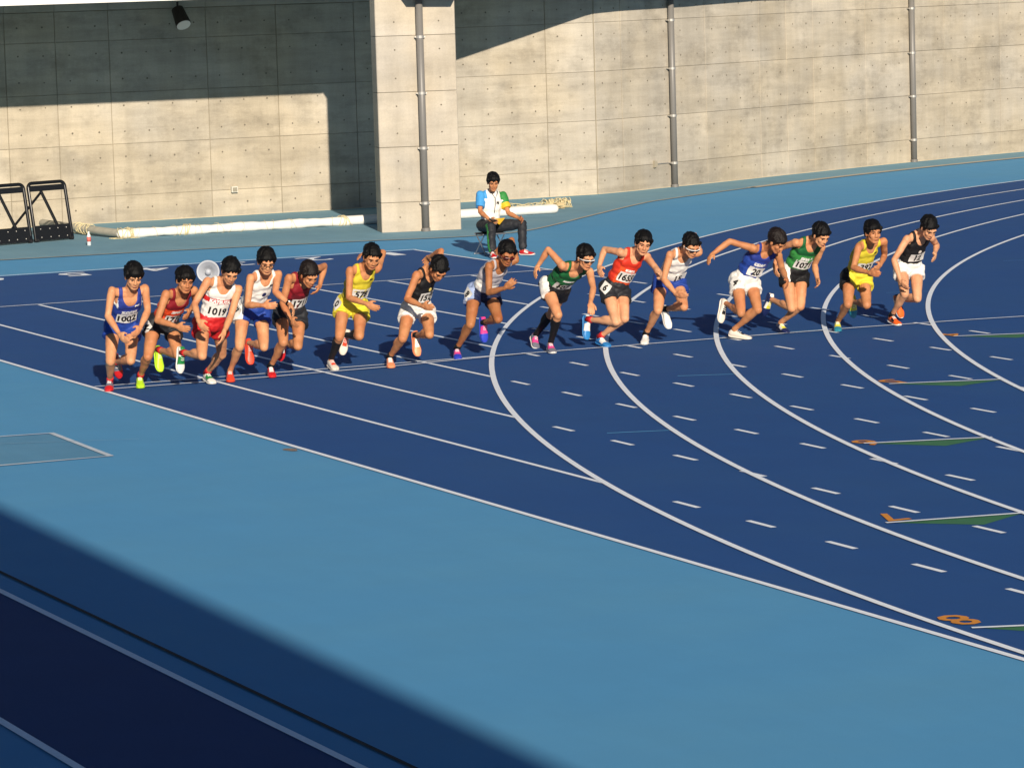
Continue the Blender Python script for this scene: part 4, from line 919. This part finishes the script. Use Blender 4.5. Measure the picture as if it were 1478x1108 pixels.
sCR = P_('cream', '#d8cfc2'); sPE = P_('peach', '#eb8f63'); sBL = P_('blue', '#2a3fb5'); sPK = P_('pink', '#e0418a'); sSK = P_('sky', '#2878b8'); sNV = P_('navy', '#16234f'); sYE = P_('yellow', '#d8cf3e'); sTE = P_('teal', '#2b7f96'); sBK = P_('black', '#141416'); sOG = P_('orange', '#e8621f')
def stripes(u, w_, z): return np.where(u < -.105, 1, 0)
def piping(t, u, w_): return np.where((np.abs(u) > .122) & (t > .70), 1, 0)
def grad(t, u, w_): return np.where(t > .66, 1, 0)
def band(t, u, w_): return np.where((t > .555) & (t < .66), 1, 0)
def low(a): return lambda t, u, w_: np.where(t < a, 1, 0)
def tri(t, u, w_): return np.where((t > .60+.5*np.abs(u)) | (np.abs(u) > .12), 1, 0)
SP = {
'r01': dict(label='runner at the near end of the line in a blue singlet numbered 1002', seed=1, skin=0, hairt=.018, fringe_len=0.072, singlet=dict(m=[ROY, WHT], f=piping), shorts=dict(m=[BLUE]), bib='1002', chest=('三島南高', M_WHITEP, .60, .040), logo=M_WHITEP, shoe=(sRED, sRED, sGR, sGR), hip=None, bibpos=(-.01, .41, .215, .12), sock=dict(R=True, L=True), sockm=sRED),
'r02': dict(label='runner in a red and orange singlet with hip number 4 and neon green shoes', seed=2, skin=1, hairt=.016, fringe_len=0.068, singlet=dict(m=[ORG, DRED], f=grad), shorts=dict(m=[GRY, WHT]), bib='1710', hip='4', chest=('足立高校', M_WHITEP, .60, .032), shoe=(sNEON, sNEON, sNEON, sNEON), sock=dict(R=True, L=True), sockm=RED, bibpos=(.01, .38, .215, .11)),
'r03': dict(label='runner in a white singlet with a red chest band, number 1019 and red shorts', seed=3, skin=0, hairt=.013, fringe_len=0.035, singlet=dict(m=[WHT, RED], f=band), shorts=dict(m=[RED]), bib='1019', chest=('KATSUTA', M_WHITEP, .605, .050), shoe=(sWH, sWH, sGRN, sGRN), sock=dict(R=True, L=True), sockm=RED, bibpos=(.0, .38, .22, .125)),
'r04': dict(label='runner with black-rimmed glasses in a white singlet and blue shorts starting his watch', seed=4, skin=0, hairt=.016, fringe_len=0.040, glasses='black', clear=True, singlet=dict(m=[WHT]), shorts=dict(m=[BLUE, WHT], f=stripes), hip='7', badge=(C('badge_navy', '#1d2350'), .58, .026), logo=M_INK, shoe=(sOR, sOR, sOR, sOR), sock=dict(R=False, L=False)),
'r05': dict(label='runner in a dark red singlet numbered 1711 and charcoal shorts beside the runner in glasses', seed=5, skin=1, hairc=1, hairt=.014, fringe_len=0.035, singlet=dict(m=[C('maroon', '#5c121c'), DRED], f=tri), shorts=dict(m=[GRY]), bib='1711', shoe=(sRED, sRED, sRED, sWH), sock=dict(R=True, L=True), sockm=BLK, bibpos=(.0, .40, .22, .115)),
'r06': dict(label='runner in a yellow singlet numbered 578 and yellow shorts with black knee socks', seed=6, skin=1, hairt=.010, fringe=11, fringe_len=0.030, tufts=50, singlet=dict(m=[YEL]), shorts=dict(m=[YEL2, WHT]), bib='578', hip='0', logo=M_INK, shoe=(sCR, sCR, sCR, sOR), sock=dict(R='knee', L='knee'), sockm=BLK, socktop=.06, bibpos=(.0, .42, .225, .125)),
'r07': dict(label='runner looking straight down in a black singlet numbered 1529 and white shorts with peach shoes', seed=7, skin=1, hairt=.013, fringe_len=0.035, singlet=dict(m=[BLK]), shorts=dict(m=[WHT]), bib='1529', badge=(C('badge_gold', '#d8c06a'), .61, .022), shoe=(sPE, sPE, sPE, sWH), sock=dict(R=True, L=True), sockm=BLK, bibpos=(.0, .42, .225, .12)),
'r08': dict(label='runner in red sunglasses, pale singlet and navy shorts with hip number 8', seed=8, skin=3, hairt=.013, fringe_len=0.025, glasses='red', shades=True, singlet=dict(m=[C('pale_grey', '#aaa6ab'), WHT], f=low(.5)), shorts=dict(m=[NAVY, C('pale_blue', '#8fa0c4'), BLUE], f=lambda u, w_, z: np.where(z < -.10, 2, np.where(u < -.125, 1, 0))), hip='8', badge=(mat('badge_grey', '#8b8a92', .7), .60, .030), shoe=(sBL, sBL, sPK, sPK), sock=dict(R=True, L=True), sockm=BLK),
'r09': dict(label='runner in white-framed sunglasses, dark green singlet and black knee socks with pink shoes', seed=9, skin=0, hairt=.015, fringe_len=0.028, glasses='white', shades=True, singlet=dict(m=[GRN]), shorts=dict(m=[BLK, WHT], f=lambda u, w_, z: np.where((u < -.13) & (z > .0), 1, 0)), bib='107', chest=('ACADEMIC', M_WHITEP, .62, .026), shoe=(sGR, sWH, sPK, sPK), sock=dict(R='knee', L='knee'), sockm=BLK, socktop=.06, bibpos=(.0, .38, .215, .11), palm=dict(L=(.3, 1, 0))),
'r10': dict(label='runner in an orange-red singlet numbered 1655 with hip number 6 and blue shoes', seed=10, skin=2, hairt=.015, fringe_len=0.050, singlet=dict(m=[C('bright_orange', '#cf4a1c'), C('orange_red', '#c2301c')], f=tri), shorts=dict(m=[GRY, BLK]), bib='1655', hip='6', chest=('SAKURA', M_WHITEP, .60, .032), shoe=(sSK, sSK, sWH, sWH), sock=dict(R=True, L=True), sockm=RED, bibpos=(.0, .42, .215, .12)),
'r11': dict(label='runner wearing white sunglasses with a white singlet and blue shorts', seed=11, skin=0, hairt=.011, fringe_len=0.022, glasses='white', shades=True, singlet=dict(m=[WHT]), shorts=dict(m=[BLUE]), bib='15', shoe=(sWH, sWH, sWH, sWH), sock=dict(R=True, L=True), sockm=BLK, bibpos=(.02, .30, .22, .10)),
'r12': dict(label='runner in a royal blue singlet numbered 20 and white shorts swinging one arm far back', seed=12, skin=1, hairc=1, hairt=.016, fringe_len=0.050, singlet=dict(m=[BLUE, ROY], f=grad), shorts=dict(m=[WHT]), bib='20', hip='4', chest=('前橋大学', M_WHITEP, .60, .036), shoe=(sCR, sCR, sCR, sBK), sock=dict(R=False, L=False), bibpos=(.0, .40, .20, .115)),
'r13': dict(label='runner in a green singlet numbered 1071 and black shorts behind the blue-clad runner', seed=13, skin=0, hairt=.014, fringe_len=0.040, singlet=dict(m=[GRN2, GRN], f=grad), shorts=dict(m=[BLK, WHT], f=lambda u, w_, z: np.where((u < -.11) & (z > 0), 1, 0)), bib='1071', chest=('農林大学', M_WHITEP, .58, .036), shoe=(sNV, sNV, sWH, sYE), sock=dict(R=False, L=False), bibpos=(.0, .40, .22, .12)),
'r14': dict(label='runner in a yellow singlet numbered 392 with teal and yellow shoes', seed=14, skin=1, hairt=.016, fringe_len=0.062, singlet=dict(m=[YEL]), shorts=dict(m=[YEL2, BLK], f=lambda u, w_, z: np.where((u < -.13), 1, 0)), bib='392', logo=M_INK, shoe=(sTE, sTE, sYE, sYE), sock=dict(R=False, L=False), bibpos=(.0, .40, .22, .115)),
'r15': dict(label='runner at the far end in a black singlet numbered 12 and white shorts', seed=15, skin=2, hairt=.013, fringe_len=0.035, singlet=dict(m=[BLK]), shorts=dict(m=[WHT]), bib='12', badge=(mat('badge_pale', '#c9c0b8', .7), .60, .022), shoe=(sOG, sWH, sBK, sOG), sock=dict(R=True, L=True), sockm=BLK, bibpos=(.0, .42, .20, .11)),
'off': dict(official=True, label='seated official in a white shirt with blue and green sleeves and yellow armband', cat='official', group='track officials', seed=16, skin=1, hairt=.015, fringe_len=0.062, shirt=[WHT, SKY, GRN2, GOLD], trousers=[GRY, GRN2], shoe=(sRED, sWH, sWH, sRED), bothflat=True, sock=dict(R=False, L=False), back=.01, curl=dict(R=.7, L=.5)),
}
FIG = {}
for n_, D_ in POSES.items(): FIG[n_] = Fig(n_, D_, SP[n_]); FIG[n_].build()
MESHES = run_jobs()
OUT = {n_: finish(FIG[n_], MESHES) for n_ in FIG}
# ------------------------------------------------------------------ props
def wp(F, p): return p+V(*F.root)
# wristwatch for the runner in glasses, phone and lap sheet for the official, number tags
F = FIG['r04']; e = OUT['r04'][0]; p = F.J['wL']; q_ = F.J['eL']; d = nz(p-q_); m = MB(); m.path([p-d*.035, p-d*.015], [.031, .031], 14, 0, False); wt = m.obj('wristwatch', mat('watch_black', '#0d0d10', .3), e)
a = nz(np.cross(d, V(0, 0, 1))); n_ = nz(np.cross(a, d)); 
if n_[2] < 0: n_ = -n_
m = MB(); m.ell(p-d*.025+n_*.032, (a, d, n_), (.020, .022, .008), 12, 6); m.obj('dial', mat('watch_grey', '#3a3d42', .2), wt)
F = FIG['off']; e = OUT['off'][0]; R_ = F.root; hand = F.J['wR']*.35+F.J['fR']*.65
ph = MB(); h = nz(F.J['fR']-F.J['wR']); s_ = nz(np.cross(h, V(0, 0, 1))); 
ph.box((-.5, -.5, -.5), (.5, .5, .5), 0, lambda p: hand+V(*R_)+s_*p[0]*.065+h*p[1]*.12+V(0, 0, 1)*(p[2]*.012+.030)); o = ph.obj('smartphone', mat('phone_black', '#101012', .25)); tag(o, 'small black stopwatch held in the seated official\'s hand', 'smartphone')
m = MB(); kR, kL, hR, hL = F.J['kR'], F.J['kL'], F.J['hR'], F.J['hL']
v = []; A = hR*.35+hL*.65+V(.02, 0, .115); 
tri = [F.J['hR']*.45+F.J['kR']*.55+V(.05, 0, .10), F.J['hL']*.65+F.J['kL']*.35+V(.00, 0, .11), F.J['kR']*.70+F.J['kL']*.30+V(-.02, -.03, .02)]
tri = [p+V(*R_) for p in tri]; nn_ = nz(np.cross(tri[1]-tri[0], tri[2]-tri[0]))
v = tri+[p+nn_*.006 for p in tri]; m.add(v, [(2, 1, 0), (3, 4, 5), (0, 1, 4, 3), (1, 2, 5, 4), (2, 0, 3, 5)]); o = m.obj('flag', mat('flag_yellow', '#e2b223', .7)); tag(o, 'folded yellow flag lying on the seated official\'s lap', 'flag')
m = MB(); nb = F.J['nck']
pts = [nb+F.X*.060+F.up*.045-F.F*.01, nb+F.X*.055+F.up*.01+F.F*.078, nb+F.X*.0-F.up*.08+F.F*.125, nb-F.X*.055+F.up*.01+F.F*.078, nb-F.X*.060+F.up*.045-F.F*.01]
m.path(pts, .0042, 6); m.path([pts[2], F.spine(.66)+F.F*.150, F.spine(.40)+F.F*.140], .004, 6); m.obj('lanyard', M_INK, e)
# stool
px_, py_ = F.J['pel'][0]+R_[0], F.J['pel'][1]+R_[1]; st = empty('folding_stool', (px_, py_, 0)); tag(st, 'low folding stool with thin metal legs under the seated official', 'stool')
zt = F.J['pel'][2]-.115; MT = mat('stool_metal', '#8f949b', .35, metallic=.7)
m = MB(); m.box((-.17, -.15, zt-.015), (.17, .15, zt+.01)); m.obj('seat', mat('stool_canvas', '#20242b', .8), st)
for sx in (-1, 1):
    for sy in (-1, 1):
        m = MB(); m.path([(sx*.16, sy*.15, zt-.01), (sx*.16, -sy*.19, .012)], .009, 8); m.obj('leg', MT, st)
for sy in (-1, 1):
    m = MB(); m.path([(-.18, sy*.19, .012), (.18, sy*.19, .012)], .010, 8); m.obj('foot_bar', MT, st)
    m = MB(); m.path([(-.18, sy*.15, zt-.005), (.18, sy*.15, zt-.005)], .010, 8); m.obj('seat_rail', MT, st)
# white horn loudspeaker behind the third runner
hp = (2.86, 3.95, 0); hn = empty('horn_loudspeaker', hp); tag(hn, 'round white horn loudspeaker showing over a runner\'s shoulder', 'loudspeaker')
ax = nz(V(-.35, -.9, .10)); c = V(0, 0, .74); s1 = nz(np.cross(ax, V(0, 0, 1))); s2 = np.cross(s1, ax)
prof = [(.128, .0), (.135, .004), (.128, .010), (.110, -.020), (.085, -.045), (.060, -.085), (.035, -.14), (.030, -.145), (.034, -.15), (.060, -.10), (.092, -.055), (.120, -.018), (.128, 0)]
n = 28; v = []; k = len(prof)
for r, z in prof:
    for i in range(n): t = 2*math.pi*i/n; v.append(c+ax*z+s1*r*math.cos(t)+s2*r*math.sin(t))
f = [(j*n+i, j*n+(i+1) % n, (j+1)*n+(i+1) % n, (j+1)*n+i) for j in range(k-1) for i in range(n)]
link('horn', mesh_from('horn', v, f, mat('horn_white', '#a9aeb6', .5), None, True), hn)
m = MB(); m.ell(c+ax*-.055, (s1, s2, ax), (.036, .036, .045), 16, 10); m.obj('driver', mat('horn_white', '#a9aeb6', .5), hn, smooth=True)
m = MB(); m.cyl(c-ax*.15, c-ax*.27, .045, 18); m.obj('magnet_housing', mat('horn_grey', '#a9abad', .4), hn)
m = MB(); m.cyl((0, 0, .0) + c*V(1, 1, 0)-ax*V(.18, .18, 0), c-ax*.18, .013, 10); m.obj('pole', MT, hn)
for i in range(3):
    a = 2*math.pi*i/3+.4; b0 = V(0, 0, .30)-ax*V(.18, .18, 0); m = MB(); m.path([b0, V(math.cos(a)*.22, math.sin(a)*.22, .01)-ax*V(.18, .18, 0)], .009, 8); m.obj('leg', MT, hn)
# black folding frames at the left
MK = mat('frame_black', '#0e0b0b', .35, .2, 20); MKP = mat('frame_panel', '#0c0d10', .45)
def frame(bl, br, tilt, label, h=.96):
    bl = V(*bl, 0); br = V(*br, 0); e = empty('folding_rack', tuple(bl)); tag(e, label, 'rack', 'black folding racks against the wall')
    w_ = np.linalg.norm(br-bl); d = nz(br-bl); up = nz(V(*tilt)); nb_ = nz(np.cross(d, up))
    if nb_[1] > 0: nb_ = -nb_
    P = lambda a, b, c=0: d*a*w_+up*b*h+nb_*c
    r = .028; cr = .08
    def arcp(ca, cb, a0, a1): return [P(ca, cb)+d*cr*math.cos(t)+up*cr*math.sin(t) for t in np.linspace(a0, a1, 5)]
    wa = cr/w_; hb = cr/h
    m = MB(); m.path([P(0, .03), P(0, 1-hb)]+arcp(wa, 1-hb, math.pi, math.pi/2)+arcp(1-wa, 1-hb, math.pi/2, 0)+[P(1, .03)], r, 10); m.obj('hoop', MK, e, smooth=True)
    def panel(a0, a1, b0, b1, t, nm, mt, c=0):
        q = MB(); q.box((a0, b0, -t), (a1, b1, t), 0, lambda p: P(p[0], p[1], p[2]+c)); return q.obj(nm, mt, e)
    panel(.03, .97, .86, .955, .012, 'top_rail', MKP)
    bp_ = panel(.02, .98, .03, .28, .012, 'bottom_plate', MKP, .01)
    q = MB()
    for a_, b_ in ((.15, .22), (.4, .22), (.62, .22), (.85, .22), (.15, .08), (.4, .08), (.62, .08), (.85, .08)): q.ell(P(a_, b_, .026), (d, up, nb_), (.009, .009, .004), 8, 4)
    q.obj('bolt', mat('bolt_zinc', '#b8b6b0', .4), e)['kind'] = 'stuff'
    q = MB(); q.path([P(.36, .87, -.03), P(.68, .26, -.03)], .026, 8); q.obj('brace', MK, e)
    q = MB(); q.path([P(.40, .86, -.05), P(-.50, .28, -.09)], .021, 8); q.obj('diagonal_brace', MK, e)
    for a_ in (.03, .97):
        q = MB(); ctr = P(a_, .03, -.0); ctr[2] = .036; q.cyl(ctr-d*.02, ctr+d*.02, .036, 14); q.obj('wheel', mat('caster_rubber', '#17171a', .6), e)
        q = MB(); q.box((-.03, -.02, -.03), (.03, .07, .03), 0, lambda p: P(a_, .05)+d*p[0]+up*p[1]+nb_*p[2]); q.obj('caster_fork', MK, e)
    return e
frame((5.80, 20.22), (6.48, 20.44), (-.05, .20, 1), 'black folding rack nearer the white goalpost, standing against the wall')
frame((5.02, 19.95), (5.71, 20.17), (-.05, .20, 1), 'black folding rack cut by the left edge of the picture')
# drinks bottle
bt = empty('drink_bottle', (6.27, 18.95, 0)); tag(bt, 'small plastic bottle with a red label standing on the blue apron', 'bottle')
def lathe(prof, n=16, org=V(0, 0, 0)):
    v = [org+V(r*math.cos(2*math.pi*i/n), r*math.sin(2*math.pi*i/n), z) for r, z in prof for i in range(n)]; k = len(prof)
    f = [(j*n+i, j*n+(i+1) % n, (j+1)*n+(i+1) % n, (j+1)*n+i) for j in range(k-1) for i in range(n)]+[tuple(reversed(range(n))), tuple((k-1)*n+i for i in range(n))]; return v, f
v, f = lathe([(.028, .001), (.032, .006), (.032, .15), (.022, .18), (.012, .195), (.012, .205)]); link('bottle_body', mesh_from('bottle_body', v, f, mat('clear_bottle', '#c9d2d4', .15), None, True), bt)
v, f = lathe([(.0335, .065), (.0335, .14)]); link('label_sleeve', mesh_from('label_sleeve', v, f, mat('label_red', '#c7655c', .5), None, True), bt)
v, f = lathe([(.015, .203), (.015, .222)]); link('cap', mesh_from('cap', v, f, M_WHITEP), bt)
# goal lying on its front: crossbar along the wall, net wound round it
gl = empty('football_goal', (7.1, 20.0, 0)); tag(gl, 'white football goal lying along the wall with its net wound round the long bar', 'goal')
GW = mat('goal_white', '#dad8d2', .5, .05, 12); GG = mat('goal_grey', '#a6a294', .55, .1, 8); NET = mat('net_cord', '#c9bd95', .9, .15, 40)
G0 = V(7.1, 20.0, 0)
def gpt(x, dy=0, z=.085): return V(x, 20.0-(x-7.1)*.035+dy, z)-G0
m = MB(); xs_ = np.linspace(7.15, 11.02, 34); m.path([gpt(x, .004*math.sin(x*9), .080+.003*math.sin(x*5)) for x in xs_], [.074+.006*math.sin(x*7)+.004*math.sin(x*23) for x in xs_], 16); m.obj('padding', mat('padding_cloth', '#dedbd3', .8, .06, 14, .4, 40), gl, smooth=True)
m = MB(); m.path([gpt(11.0), gpt(14.72)], .078, 20); m.obj('crossbar', GW, gl, smooth=True)
m = MB(); m.path([gpt(7.15), V(6.98, 21.1, .10)-G0, V(6.75, 22.9, .13)-G0], .066, 16); m.obj('side_post', GG, gl, smooth=True)
def wraps(c0, c1, n, r, rough_, mbx, cr=.008):
    d = nz(c1-c0); a = nz(np.cross(d, V(0, 0, 1))); b = np.cross(a, d)
    for i in range(n):
        c = c0+(c1-c0)*rng.rand(); th = rng.uniform(0, 6); tl = rng.uniform(-.9, .9); pts = []
        for t in np.linspace(0, 2*math.pi, 15):
            rr = r*(1+rough_*rng.uniform(0, 1)); q = c+a*rr*math.cos(t+th)+b*rr*math.sin(t+th)+d*tl*r*math.cos(t); q[2] = max(q[2], cr+.002); pts.append(q)
        mbx.path(pts, cr, 5, 0, False)
nm = MB(); wraps(V(7.0, 21.0, .10)-G0, V(6.93, 21.7, .11)-G0, 11, .072, .30, nm, .006); wraps(gpt(7.12), gpt(7.34), 10, .080, .22, nm, .006); wraps(gpt(7.3), gpt(11.0), 16, .084, .05, nm, .003); wraps(gpt(10.85), gpt(11.03), 6, .086, .08, nm, .006); wraps(gpt(8.1), gpt(8.35), 5, .088, .06, nm, .007)
for i in range(14):       # loose cords trailing
    c = gpt(rng.uniform(7.05, 7.5), -.10, .012); nm.path([c, c+V(rng.uniform(-.15, .1), rng.uniform(-.05, .2), 0), c+V(rng.uniform(-.3, .1), rng.uniform(0, .3), 0)], .005, 5)
# the net heaped behind the right half of the bar
gx = np.linspace(13.35, 15.35, 30); 
def netp(u, v_): 
    x = 13.85+u*1.6; y = 20.25+v_*.55+.35*u*(.3)+.03*math.sin(u*21+v_*5)+.30*u; hgt_ = (.12*math.sin(math.pi*min(1, v_*1.0+.15))*(1-.55*u)+.03)*(1+.25*math.sin(u*17+v_*9)); return V(x, y, max(.012, hgt_))-G0
for i in range(22):
    nm.path([netp(i/21+.01*rng.randn(), j/9) for j in range(10)], .006, 5, 0, False)
for j in range(9):
    nm.path([netp(i/24, j/8+.01*rng.randn()) for i in range(25)], .006, 5, 0, False)
wraps(V(15.1, 20.95, .06)-G0, V(15.6, 21.0, .06)-G0, 26, .07, .7, nm, .007)
nm.obj('net', NET, gl)['kind'] = 'stuff'
m = MB(); m.box((15.25, 20.75, .004), (15.40, 20.9, .10), 0, lambda p: p-G0); m.obj('net_clip', mat('clip_tan', '#b5a27c', .8), gl)
m = MB(); m.box((15.42, 20.95, .10), (15.62, 21.05, .13), 0, lambda p: p-G0); m.obj('net_clip', mat('clip_tan', '#b5a27c', .8), gl)
